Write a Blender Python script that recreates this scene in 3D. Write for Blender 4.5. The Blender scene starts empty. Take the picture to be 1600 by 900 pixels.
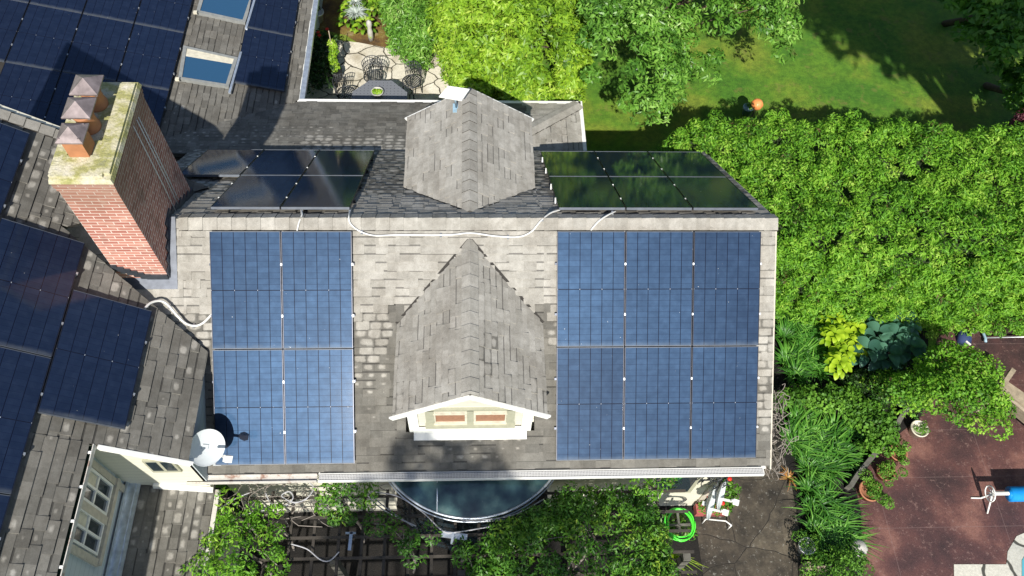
import bpy, math, random
import numpy as np
from mathutils import Vector, Matrix, Euler
random.seed(7); RNG = np.random.default_rng(11)
C = bpy.context.scene.collection
# ------------------------------------------------------------------ camera, sky, sun, exposure
cam_d = bpy.data.cameras.new("camera"); cam = bpy.data.objects.new("camera", cam_d); C.objects.link(cam)
cam.location = (-0.23324, -7.33988, 10.12113); cam.rotation_euler = (0.54331, -0.0415, -0.02875)
FPX = 1269.05
cam_d.sensor_width = 36; cam_d.lens = FPX/1600*36; cam_d.clip_end = 500; cam_d.clip_start = .05
bpy.context.scene.camera = cam
SD = Vector((.095, 1.08, -1)).normalized()          # direction the sunlight travels
elev = math.asin(-SD.z)
w = bpy.data.worlds.new("World"); bpy.context.scene.world = w; w.use_nodes = True
nt = w.node_tree; bg = nt.nodes['Background']; sky = nt.nodes.new('ShaderNodeTexSky')
sky.sky_type = 'NISHITA'; sky.sun_disc = False; sky.sun_elevation = elev
sky.sun_rotation = math.atan2(-SD.x, -SD.y); sky.air_density = 1.0; sky.ozone_density = 1.5
nt.links.new(sky.outputs[0], bg.inputs[0]); bg.inputs[1].default_value = .086
sl = bpy.data.lights.new("sun", 'SUN'); sl.energy = 4.6; sl.angle = math.radians(.55); sl.color = (1, .95, .87)
so = bpy.data.objects.new("sun", sl); C.objects.link(so); so.rotation_euler = SD.to_track_quat('-Z', 'Y').to_euler()
vs = bpy.context.scene.view_settings; vs.view_transform = 'Standard'; vs.look = 'None'; vs.gamma = 1; vs.use_curve_mapping = False
vs.exposure = 0.46

CM = Euler(cam.rotation_euler).to_matrix(); CP = Vector(cam.location)
def ray(px, py): return CM @ Vector(((px-800)/FPX, -(py-450)/FPX, -1))
def onp(px, py, O, n):
    d = ray(px, py); n = Vector(n); t = (Vector(O)-CP).dot(n)/d.dot(n); return CP + d*t
def at(px, py, z): return onp(px, py, (0, 0, z), (0, 0, 1))
PT = 0.61463; TN = math.tan(PT); SN = math.sin(PT); CS = math.cos(PT)
nF = Vector((0, -SN, CS)); nB = Vector((0, SN, CS)); nE = Vector((SN, 0, CS))
TNN = .2519; aN = math.atan(TNN); nN = Vector((math.sin(aN), 0, math.cos(aN)))
EZ0 = -4.085; NZ0 = -4.304          # z = EZ0 - TN*x , z = NZ0 - TNN*x
GZ = -5.2
def onF(px, py, h=0): return onp(px, py, nF*h, nF)
def onB(px, py, h=0): return onp(px, py, nB*h, nB)
def onE(px, py, h=0): return onp(px, py, Vector((0, 0, EZ0))+nE*h, nE)
def onN(px, py, h=0): return onp(px, py, Vector((0, 0, NZ0))+nN*h, nN)

# ------------------------------------------------------------------ materials
class NT:
    def __init__(s, name):
        s.m = bpy.data.materials.new(name); s.m.use_nodes = True; s.t = s.m.node_tree
        s.b = s.t.nodes['Principled BSDF']; s.o = s.t.nodes['Material Output']
    def n(s, ty, **k):
        x = s.t.nodes.new(ty)
        for a, v in k.items(): setattr(x, a, v)
        return x
    def l(s, a, b): s.t.links.new(a, b)
    def set(s, x, i, v):
        if hasattr(v, 'links') or hasattr(v, 'is_linked'): s.l(v, x.inputs[i])
        else: x.inputs[i].default_value = v
    def math(s, op, a, b=0., c=None, clamp=False):
        x = s.n('ShaderNodeMath', operation=op, use_clamp=clamp); s.set(x, 0, a); s.set(x, 1, b)
        if c is not None: s.set(x, 2, c)
        return x.outputs[0]
    def mix(s, f, a, b, mode='MIX'):
        x = s.n('ShaderNodeMix', data_type='RGBA', blend_type=mode); s.set(x, 0, f)
        for i, v in ((6, a), (7, b)):
            if isinstance(v, tuple): x.inputs[i].default_value = (*v, 1) if len(v) == 3 else v
            else: s.l(v, x.inputs[i])
        return x.outputs[2]
    def noise(s, scale, detail=4, vec=None, rough=.55):
        x = s.n('ShaderNodeTexNoise'); x.inputs['Scale'].default_value = scale; x.inputs['Detail'].default_value = detail
        x.inputs['Roughness'].default_value = rough
        if vec is None: vec = s.obj()
        s.l(vec, x.inputs['Vector']); return x.outputs[0]
    def obj(s):
        g = s.n('ShaderNodeNewGeometry'); return g.outputs['Position']
    def uv(s, name):
        x = s.n('ShaderNodeUVMap', uv_map=name); return x.outputs[0]
    def sep(s, v):
        x = s.n('ShaderNodeSeparateXYZ'); s.l(v, x.inputs[0]); return x.outputs
    def ramp(s, f, stops):
        x = s.n('ShaderNodeValToRGB'); s.set(x, 0, f); e = x.color_ramp.elements
        while len(e) > 1: e.remove(e[-1])
        e[0].position = stops[0][0]; e[0].color = (*stops[0][1], 1)
        for p, c in stops[1:]:
            q = e.new(p); q.color = (*c, 1)
        return x.outputs[0]
    def sm(s, v, a, b):
        x = s.n('ShaderNodeMapRange', interpolation_type='SMOOTHSTEP'); s.set(x, 0, v); s.set(x, 1, a); s.set(x, 2, b); return x.outputs[0]
    def bump(s, h, st=.5, d=.01):
        x = s.n('ShaderNodeBump'); x.inputs['Strength'].default_value = st; x.inputs['Distance'].default_value = d
        s.l(h, x.inputs['Height']); s.l(x.outputs[0], s.b.inputs['Normal'])
    def col(s, c):
        if isinstance(c, tuple): s.b.inputs['Base Color'].default_value = (*c, 1)
        else: s.l(c, s.b.inputs['Base Color'])
    def rough(s, r): s.set(s.b, 'Roughness', r)
def simple(name, col, rough=.6, metal=0, var=.15, scale=12, bump=0):
    t = NT(name); n = t.noise(scale, 5)
    f = t.ramp(n, [(.3, tuple(c*(1-var) for c in col)), (.7, tuple(min(1, c*(1+var)) for c in col))])
    t.col(f); t.rough(rough); t.b.inputs['Metallic'].default_value = metal
    if bump: t.bump(t.noise(scale*6, 4), bump, .01)
    return t.m
def shingle_mat():
    t = NT("asphalt_shingle"); a = t.sep(t.uv('tab')); b = t.sep(t.uv('data'))
    du = t.math('ABSOLUTE', t.math('SUBTRACT', a[0], .5)); dv = t.math('ABSOLUTE', t.math('SUBTRACT', a[1], .52))
    du = t.math('MULTIPLY', du, 2.0); dv = t.math('MULTIPLY', dv, 2.0)
    d = t.math('POWER', t.math('ADD', t.math('POWER', du, 3.), t.math('POWER', dv, 3.)), .333)
    d = t.math('ADD', d, t.math('MULTIPLY', t.math('SUBTRACT', t.noise(14, 3), .5), .7))
    th = t.math('MULTIPLY', b[1], 1.75); lo = t.math('SUBTRACT', th, .45)
    mask = t.math('SUBTRACT', 1., t.sm(d, lo, th), clamp=True)
    mask = t.math('MULTIPLY', mask, t.sm(b[1], .0, .12))
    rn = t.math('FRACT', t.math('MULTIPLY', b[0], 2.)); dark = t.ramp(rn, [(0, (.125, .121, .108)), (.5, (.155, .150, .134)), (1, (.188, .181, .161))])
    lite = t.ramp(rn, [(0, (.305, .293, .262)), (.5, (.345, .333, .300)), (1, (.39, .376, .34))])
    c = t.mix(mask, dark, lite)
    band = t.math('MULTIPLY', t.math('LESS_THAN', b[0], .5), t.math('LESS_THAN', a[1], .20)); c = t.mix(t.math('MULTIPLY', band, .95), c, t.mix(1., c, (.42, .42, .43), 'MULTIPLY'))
    blot = t.noise(1.6, 5); c = t.mix(t.sm(blot, .35, .75), c, t.mix(1., c, (.80, .78, .76), 'MULTIPLY'))
    mp = t.n('ShaderNodeMapping'); t.l(t.obj(), mp.inputs[0]); mp.inputs['Scale'].default_value = (7, .7, .7); sk = t.noise(1, 5, mp.outputs[0]); c = t.mix(.35, c, t.mix(1., c, t.ramp(sk, [(.4, (.80, .79, .77)), (.6, (1.12, 1.12, 1.12))]), 'MULTIPLY'))
    stn = t.noise(9, 6, rough=.7); c = t.mix(.6, c, t.mix(1., c, t.ramp(stn, [(.38, (.78, .77, .75)), (.62, (1.16, 1.16, 1.15))]), 'MULTIPLY'))
    g = t.noise(150, 3, rough=.8); c = t.mix(.55, c, t.mix(1., c, t.ramp(g, [(.38, (.6, .6, .6)), (.62, (1.42, 1.42, 1.42))]), 'MULTIPLY'))
    t.col(c); t.rough(.85); t.b.inputs['Specular IOR Level'].default_value = .3; t.bump(g, .35, .004)
    return t.m
def brick_mat():
    t = NT("red_brick"); x = t.n('ShaderNodeTexBrick'); t.l(t.uv('tab'), x.inputs['Vector'])
    x.inputs['Scale'].default_value = 1; x.inputs['Brick Width'].default_value = .215; x.inputs['Row Height'].default_value = .066
    x.inputs['Mortar Size'].default_value = .0065; x.inputs['Mortar Smooth'].default_value = .2; x.inputs['Bias'].default_value = -.1
    x.inputs['Color1'].default_value = (.36, .13, .095, 1); x.inputs['Color2'].default_value = (.52, .235, .175, 1); x.inputs['Mortar'].default_value = (.70, .60, .53, 1)
    st = t.noise(2.2, 5); c = t.mix(t.math('MULTIPLY', t.sm(st, .5, .72), .55), x.outputs[0], (.12, .07, .05))
    e = t.noise(5, 4); c = t.mix(t.math('MULTIPLY', t.sm(e, .55, .75), .4), c, (.55, .42, .33))
    zc = t.sep(t.obj())[2]; soot = t.math('MULTIPLY', t.sm(t.math('ADD', zc, t.math('MULTIPLY', t.noise(3, 4), 1.2)), 1.3, 2.3), .55)
    c = t.mix(soot, c, (.20, .13, .085))
    t.col(c); t.rough(.9); t.bump(t.math('ADD', x.outputs[1], t.math('MULTIPLY', t.noise(60, 3), -.4)), -.6, .008); return t.m
def cell_mat():
    t = NT("solar_cells"); a = t.sep(t.uv('tab')); oi = t.n('ShaderNodeObjectInfo')
    def line(v, n, wd):
        f = t.math('FRACT', t.math('MULTIPLY', v, n)); f = t.math('ABSOLUTE', t.math('SUBTRACT', f, .5)); return t.math('GREATER_THAN', f, .5-wd)
    cols = line(a[0], 6, .03); mid = t.math('LESS_THAN', t.math('ABSOLUTE', t.math('SUBTRACT', a[1], .5)), .0035)
    rows = line(a[1], 20, .035)
    cx = t.math('FLOOR', t.math('MULTIPLY', a[0], 6)); cy = t.math('FLOOR', t.math('MULTIPLY', a[1], 20))
    cb = t.n('ShaderNodeCombineXYZ'); t.l(cx, cb.inputs[0]); t.l(cy, cb.inputs[1]); t.l(oi.outputs['Random'], cb.inputs[2])
    wn = t.n('ShaderNodeTexWhiteNoise', noise_dimensions='3D'); t.l(cb.outputs[0], wn.inputs[0])
    base = t.ramp(wn.outputs[0], [(0, (.006, .010, .025)), (1, (.008, .013, .031))])
    fine = line(a[0], 60, .12); base = t.mix(t.math('MULTIPLY', fine, .35), base, (.012, .019, .042))
    cl = t.noise(9, 5); base = t.mix(t.math('MULTIPLY', t.sm(cl, .4, .8), .35), base, (.02, .028, .05))
    base = t.mix(t.math('MULTIPLY', rows, .5), base, (.006, .01, .035))
    base = t.mix(cols, base, (.004, .006, .018)); base = t.mix(mid, base, (.006, .008, .02))
    dust = t.math('MULTIPLY', t.sm(t.math('ADD', a[1], t.math('MULTIPLY', t.noise(6, 4), .05)), .985, 1.03), .5); base = t.mix(dust, base, (.10, .11, .12))
    base = t.mix(t.math('MULTIPLY', t.math('GREATER_THAN', t.noise(21, 2), .775), .8), base, (.5, .5, .47))
    # solder dots on the middle bus line
    fx = t.math('ABSOLUTE', t.math('SUBTRACT', t.math('FRACT', t.math('ADD', t.math('MULTIPLY', a[0], 3), .0)), .5))
    dot = t.math('MULTIPLY', t.math('GREATER_THAN', fx, .487), t.math('LESS_THAN', t.math('ABSOLUTE', t.math('SUBTRACT', a[1], .5)), .005))
    base = t.mix(dot, base, (.32, .35, .4))
    t.col(base); t.rough(.07)
    k = t.math('MULTIPLY', t.math('SUBTRACT', 1., t.math('MAXIMUM', cols, mid)), t.math('SUBTRACT', 1., t.math('MULTIPLY', rows, .55)))
    k = t.math('MULTIPLY', k, t.math('ADD', .85, t.math('MULTIPLY', wn.outputs[0], .12))); k = t.math('MULTIPLY', k, t.math('SUBTRACT', 1.1, t.math('MULTIPLY', fine, .3)))
    k = t.math('MULTIPLY', k, t.math('ADD', .55, t.math('MULTIPLY', cl, .7))); k = t.math('MULTIPLY', k, t.math('ADD', .82, t.math('MULTIPLY', oi.outputs['Random'], .36)))
    k = t.math('MULTIPLY', k, t.math('ADD', .25, t.math('MULTIPLY', t.noise(.35, 3), 1.5)))
    t.b.inputs['Specular IOR Level'].default_value = .42
    gl = t.n('ShaderNodeBsdfGlossy'); gl.inputs['Roughness'].default_value = .46
    cx_ = t.n('ShaderNodeCombineXYZ'); [t.l(t.math('MULTIPLY', k, v), cx_.inputs[i]) for i, v in enumerate((.0125, .0265, .049))]
    t.l(cx_.outputs[0], gl.inputs[0]); ad = t.n('ShaderNodeAddShader'); t.l(t.b.outputs[0], ad.inputs[0]); t.l(gl.outputs[0], ad.inputs[1]); t.l(ad.outputs[0], t.o.inputs[0])
    t.bump(t.noise(180, 2), .06, .002)
    return t.m
def leaf_mat(name, stops, trans=.28, rough=.5, spec=.4):
    stops = [(p, tuple(min(.8, x*1.22) for x in q)) for p, q in stops]
    t = NT(name); a = t.sep(t.uv('tab')); f = t.math('ADD', a[0], t.math('MULTIPLY', t.math('SUBTRACT', t.noise(.9, 4), .5), .9), clamp=True); c = t.ramp(f, stops)
    t.col(c); t.rough(rough); t.b.inputs['Specular IOR Level'].default_value = spec
    tr = t.n('ShaderNodeBsdfTranslucent'); t.l(t.mix(1., c, (1.0, 1.15, .5), 'MULTIPLY'), tr.inputs[0])
    mx = t.n('ShaderNodeMixShader'); mx.inputs[0].default_value = trans
    t.l(t.b.outputs[0], mx.inputs[1]); t.l(tr.outputs[0], mx.inputs[2]); t.l(mx.outputs[0], t.o.inputs[0]); return t.m
def lawn_mat():
    t = NT("lawn_grass"); n1 = t.noise(.7, 6); n2 = t.noise(7, 6, rough=.7); n3 = t.noise(60, 3, rough=.7)
    c = t.ramp(n1, [(.38, (.055, .17, .010)), (.5, (.095, .215, .013)), (.62, (.165, .24, .022))])
    c = t.mix(.6, c, t.mix(1., c, t.ramp(n2, [(.38, (.55, .62, .55)), (.62, (1.45, 1.35, 1.4))]), 'MULTIPLY'))
    c = t.mix(.8, c, t.mix(1., c, t.ramp(n3, [(.38, (.5, .55, .45)), (.62, (1.6, 1.5, 1.5))]), 'MULTIPLY')); c = t.mix(t.math('MULTIPLY', t.sm(t.noise(2.3, 6, rough=.7), .56, .64), .45), c, (.20, .19, .05))
    t.col(c); t.rough(.9); t.bump(n3, .8, .03); return t.m
def flag_mat(name, c1, c2, joint, scale, stain, jw=.05, speck=0):
    t = NT(name); p = t.obj(); mp = t.n('ShaderNodeMapping'); t.l(p, mp.inputs[0]); mp.inputs['Scale'].default_value = (scale, scale*1.25, scale)
    nz = t.n('ShaderNodeTexNoise'); nz.inputs['Scale'].default_value = 1.6; t.l(mp.outputs[0], nz.inputs['Vector'])
    ad = t.n('ShaderNodeVectorMath', operation='MULTIPLY_ADD'); t.l(nz.outputs[1], ad.inputs[0]); ad.inputs[1].default_value = (.35, .35, 0); t.l(mp.outputs[0], ad.inputs[2])
    v = t.n('ShaderNodeTexVoronoi', feature='DISTANCE_TO_EDGE', voronoi_dimensions='2D'); v.inputs['Scale'].default_value = 1; t.l(ad.outputs[0], v.inputs['Vector'])
    v2 = t.n('ShaderNodeTexVoronoi', feature='F1', voronoi_dimensions='2D'); v2.inputs['Scale'].default_value = 1; t.l(ad.outputs[0], v2.inputs['Vector'])
    c = t.mix(t.sep(v2.outputs['Color'])[0], c1, c2); c = t.mix(t.math('MULTIPLY', t.sm(t.noise(1.5, 6), .48, .7), .7), c, stain)
    c = t.mix(.4, c, t.mix(1., c, t.ramp(t.noise(25, 5), [(.3, (.6, .6, .6)), (.7, (1.35, 1.35, 1.35))]), 'MULTIPLY'))
    if speck:
        c = t.mix(.75, c, t.mix(1., c, t.ramp(t.noise(2.2, 9, rough=.72), [(.38, (.35, .35, .35)), (.62, (1.9, 1.85, 1.75))]), 'MULTIPLY')); c = t.mix(t.math('MULTIPLY', t.sm(t.noise(11, 6, rough=.8), .58, .63), speck), c, (.34, .33, .29))
    e = t.sm(v.outputs[0], jw*.5, jw); c = t.mix(e, joint, c); t.col(c); t.rough(.85); t.bump(t.math('ADD', e, t.math('MULTIPLY', t.noise(30, 4), .3)), .6, .015); return t.m
def ground_mat(name, stops, sc=2.5, speck=(.4, .38, .33), spk=.66):
    t = NT(name); n = t.noise(sc, 8, rough=.65); c = t.ramp(n, stops)
    c = t.mix(.6, c, t.mix(1., c, t.ramp(t.noise(40, 5), [(.3, (.5, .5, .5)), (.7, (1.5, 1.5, 1.5))]), 'MULTIPLY'))
    c = t.mix(t.math('MULTIPLY', t.sm(t.noise(17, 4, rough=.7), spk, spk+.05), .7), c, speck)
    t.col(c); t.rough(.85); t.bump(t.noise(45, 5), .6, .02); return t.m
def patio_mat():
    t = NT("red_concrete"); n = t.noise(.9, 7, rough=.6)
    c = t.ramp(n, [(.36, (.040, .022, .023)), (.47, (.072, .034, .033)), (.55, (.105, .046, .041)), (.64, (.20, .095, .075))])
    c = t.mix(.5, c, t.mix(1., c, t.ramp(t.noise(35, 5), [(.3, (.55, .55, .55)), (.7, (1.4, 1.4, 1.4))]), 'MULTIPLY'))
    c = t.mix(t.math('MULTIPLY', t.sm(t.noise(12, 6, rough=.8), .57, .62), .55), c, (.24, .15, .13))
    a = t.sep(t.obj())
    def gro(v, off, per): 
        f = t.math('FRACT', t.math('DIVIDE', t.math('ADD', v, off), per)); return t.math('LESS_THAN', t.math('ABSOLUTE', t.math('SUBTRACT', f, .5)), .0055/per)
    g = t.math('MAXIMUM', gro(a[0], .35, 2.3), gro(a[1], .05, .98)); c = t.mix(t.math('MULTIPLY', g, .4), c, (.22, .15, .14))
    t.col(c); t.rough(.62); t.bump(t.noise(50, 4), .3, .01); return t.m
def cap_concrete():
    t = NT("mossy_concrete"); n = t.noise(6, 6); c = t.ramp(n, [(.3, (.62, .58, .47)), (.5, (.5, .47, .3)), (.62, (.34, .33, .12)), (.8, (.22, .22, .15))])
    c = t.mix(.5, c, t.mix(1., c, t.ramp(t.noise(45, 4), [(.3, (.6, .6, .6)), (.7, (1.3, 1.3, 1.3))]), 'MULTIPLY')); t.col(c); t.rough(.9); t.bump(t.noise(30, 4), .8, .02); return t.m
def mesh_guard():
    t = NT("gutter_guard_mesh"); p = t.obj(); v = t.n('ShaderNodeTexVoronoi', feature='DISTANCE_TO_EDGE'); v.inputs['Scale'].default_value = 42; v.inputs['Randomness'].default_value = .15; t.l(p, v.inputs['Vector'])
    c = t.mix(t.math('GREATER_THAN', v.outputs[0], .16), (.66, .66, .64), (.24, .24, .24)); t.col(c); t.rough(.5); return t.m
def lattice_mat():
    t = NT("cast_metal_lattice"); p = t.obj(); v = t.n('ShaderNodeTexVoronoi'); v.inputs['Scale'].default_value = 11; v.inputs['Randomness'].default_value = .0; t.l(p, v.inputs['Vector'])
    c = t.mix(t.math('GREATER_THAN', v.outputs[0], .30), (.02, .02, .022), (.17, .18, .20)); t.col(c); t.rough(.45); return t.m
def siding_mat(name, col, per=.13):
    t = NT(name); z = t.sep(t.obj())[2]; f = t.math('FRACT', t.math('DIVIDE', z, per)); c = t.mix(t.math('MULTIPLY', t.math('LESS_THAN', f, .07), .5), col, tuple(x*.45 for x in col))
    c = t.mix(t.math('MULTIPLY', t.sm(t.noise(3, 6), .5, .8), .35), c, tuple(x*.6 for x in col)); t.col(c); t.rough(.6); t.bump(f, .4, .012); return t.m
def rust_mat():
    t = NT("weathered_gutter"); n = t.noise(7, 6, rough=.7); c = t.ramp(n, [(.3, (.66, .65, .60)), (.55, (.56, .53, .48)), (.64, (.36, .25, .20)), (.75, (.24, .13, .09))]); t.col(c); t.rough(.6); return t.m
def glass_mat(name, col, rough=.04, spec=1.0):
    t = NT(name); t.col(col); t.rough(rough); t.b.inputs['Specular IOR Level'].default_value = spec; t.b.inputs['Coat Weight'].default_value = .5; t.b.inputs['Coat Roughness'].default_value = .02; return t.m
def bay_glass():
    t = NT("dirty_bay_glass"); n = t.noise(2.4, 5); c = t.ramp(n, [(.35, (.012, .03, .045)), (.55, (.04, .085, .09)), (.75, (.10, .16, .15))])
    c = t.mix(t.math('MULTIPLY', t.sm(t.noise(24, 5, rough=.8), .68, .74), .7), c, (.4, .42, .38)); t.col(c); t.rough(.12); t.b.inputs['Specular IOR Level'].default_value = .8; return t.m

M = {}
M['shingle'] = shingle_mat(); M['shedge'] = simple("shingle_cut_edge", (.035, .032, .028), .95)
M['cap_sh'] = M['shingle']
M['brick'] = brick_mat(); M['cell'] = cell_mat(); M['mossy'] = cap_concrete()
M['frame'] = simple("dark_anodised_frame", (.05, .055, .07), .35, .8); M['alu'] = simple("bare_aluminium", (.55, .57, .58), .4, .7)
M['frame_lt'] = simple("frame_edge_silver", (.10, .115, .14), .5, .4)
M['white'] = simple("white_paint", (.80, .80, .76), .45, 0, .06); M['cream'] = siding_mat("cream_siding", (.72, .70, .58))
M['dormer_w'] = siding_mat("dormer_siding", (.62, .60, .52), .1)
M['trim'] = simple("sage_trim", (.36, .36, .27), .6, 0, .1); M['beige'] = simple("beige_trim", (.5, .46, .38), .6, 0, .15)
M['greywall'] = siding_mat("pale_blue_grey_siding", (.50, .56, .58), .14)
M['conduit'] = simple("white_conduit", (.66, .66, .63), .4, 0, .05); M['lead'] = simple("lead_flashing", (.09, .10, .12), .45, .6, .25, 8)
M['flashw'] = simple("galvanised_flashing", (.62, .68, .74), .35, .7, .2, 10)
M['skyframe'] = simple('skylight_frame', (.25, .26, .25), .5)
M['terra'] = simple("terracotta", (.40, .17, .09), .75, 0, .2, 9, .3); M['terral'] = simple("orange_clay", (.38, .165, .075), .7, 0, .12, 9)
M['steelcap'] = simple("weathered_steel", (.26, .215, .21), .45, .4, .35, 7); M['glass'] = glass_mat("window_glass", (.02, .035, .045)); M['skyglass'] = glass_mat("skylight_glass", (.025, .085, .17), .03)
M['bay'] = bay_glass(); M['grate'] = mesh_guard(); M['rust'] = rust_mat(); M['verdi'] = simple("green_gutter_inside", (.03, .07, .04), .6, 0, .4, 4)
M['dish'] = simple("dish_grey", (.58, .62, .63), .45, 0, .04); M['lattice'] = lattice_mat(); M['iron'] = simple("cast_iron", (.06, .065, .07), .45, .5, .2)
M['wood'] = simple("weathered_wood", (.055, .047, .038), .8, 0, .3, 8, .4); M['woodlt'] = simple("grey_teak", (.34, .28, .20), .75, 0, .25, 10, .4); M['shade'] = simple("amber_blind", (.30, .155, .095), .7, 0, .15, 20)
M['gtimber'] = simple("grey_timber", (.13, .125, .105), .8, 0, .3, 6, .4)
M['blue'] = simple("blue_cover", (.01, .28, .75), .35, 0, .12, 6); M['poolblue'] = simple("pale_blue_plastic", (.30, .45, .55), .4)
M['hose'] = simple("green_hose", (.10, .78, .06), .35, 0, .1); M['cable'] = simple("grey_cable", (.42, .42, .44), .5, 0, .2)
M['black'] = simple("black_plastic", (.015, .015, .016), .5); M['cream_pot'] = simple("cream_pot", (.62, .58, .46), .6)
M['orange'] = simple("orange_glaze", (.85, .30, .10), .4, 0, .2, 12); M['navy'] = simple("navy_fabric", (.02, .04, .12), .8)
M['red'] = simple("red_petals", (.75, .03, .02), .5, 0, .2, 30); M['redbox'] = simple("dull_red_planter", (.38, .10, .09), .6)
M['bark'] = simple("bark", (.10, .075, .05), .9, 0, .35, 14, .8); M['core'] = simple("dark_hedge_core", (.03, .05, .015), .95)  # core: dark green that paints the shade inside the hedge
M['twig'] = simple("bare_twigs", (.26, .23, .20), .85); M['stone'] = simple("pale_stone", (.45, .44, .40), .85, 0, .2, 8, .5)
M['lawn'] = lawn_mat(); M['flag'] = flag_mat("flagstone", (.56, .52, .42), (.70, .66, .56), (.07, .06, .04), 1.75, (.30, .25, .16), .035)
M['pale_flag'] = flag_mat("pale_flagstone", (.45, .45, .40), (.58, .56, .48), (.06, .06, .05), 1.3, (.22, .24, .22))
M['patio'] = patio_mat()
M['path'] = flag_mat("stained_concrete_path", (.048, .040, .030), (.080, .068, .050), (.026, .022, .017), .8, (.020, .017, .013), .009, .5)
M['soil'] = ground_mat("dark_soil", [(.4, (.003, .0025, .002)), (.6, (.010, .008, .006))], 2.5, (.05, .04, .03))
M['mulch'] = ground_mat("mossy_mulch", [(.38, (.07, .04, .018)), (.5, (.15, .085, .025)), (.58, (.19, .14, .03)), (.66, (.32, .24, .15))], 2)
M['water'] = glass_mat("pool_water", (.12, .42, .50), .02)
L_ = leaf_mat
M['l_yel'] = L_("yellow_green_leaf", [(0, (.05, .12, .010)), (.35, (.15, .29, .018)), (.7, (.27, .43, .03)), (1, (.44, .54, .10))], .3, .45)
M['l_mid'] = L_("mid_green_leaf", [(0, (.035, .11, .015)), (.5, (.11, .26, .03)), (.85, (.20, .38, .06)), (1, (.34, .48, .15))], .3, .4)
M['l_hedge'] = L_("hedge_spray", [(0, (.13, .10, .035)), (.08, (.035, .11, .01)), (.3, (.090, .245, .016)), (.65, (.175, .37, .026)), (1, (.33, .49, .07))], .35, .6)
M['l_maple'] = L_("bright_green_leaf", [(0, (.03, .10, .012)), (.5, (.08, .22, .02)), (1, (.18, .36, .04))], .3, .45)
M['l_vine'] = L_("vine_leaflet", [(0, (.02, .075, .01)), (.45, (.06, .17, .018)), (.8, (.12, .27, .026)), (1, (.26, .38, .04))], .28, .45)
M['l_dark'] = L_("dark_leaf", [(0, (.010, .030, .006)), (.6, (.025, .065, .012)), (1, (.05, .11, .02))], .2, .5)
M['l_lime'] = L_("lime_hosta_leaf", [(0, (.20, .34, .015)), (1, (.38, .52, .03))], .3, .45)
M['l_blue'] = L_("blue_hosta_leaf", [(0, (.028, .085, .06)), (1, (.07, .17, .11))], .15, .35)
M['l_strap'] = L_("strap_leaf", [(0, (.02, .08, .01)), (.6, (.06, .20, .022)), (1, (.15, .34, .05))], .28, .42, .4)
M['l_purple'] = L_("purple_leaf", [(0, (.08, .02, .03)), (1, (.22, .07, .10))], .2)
M['l_silver'] = L_("silver_leaf", [(0, (.25, .30, .27)), (1, (.45, .50, .47))], .1)
M['l_rust'] = L_("rusty_leaf", [(0, (.28, .10, .03)), (1, (.50, .30, .10))], .2)
M['l_ground'] = L_("round_leaf", [(0, (.03, .09, .012)), (.5, (.08, .20, .02)), (1, (.17, .34, .04))], .25, .55, .25)

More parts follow.
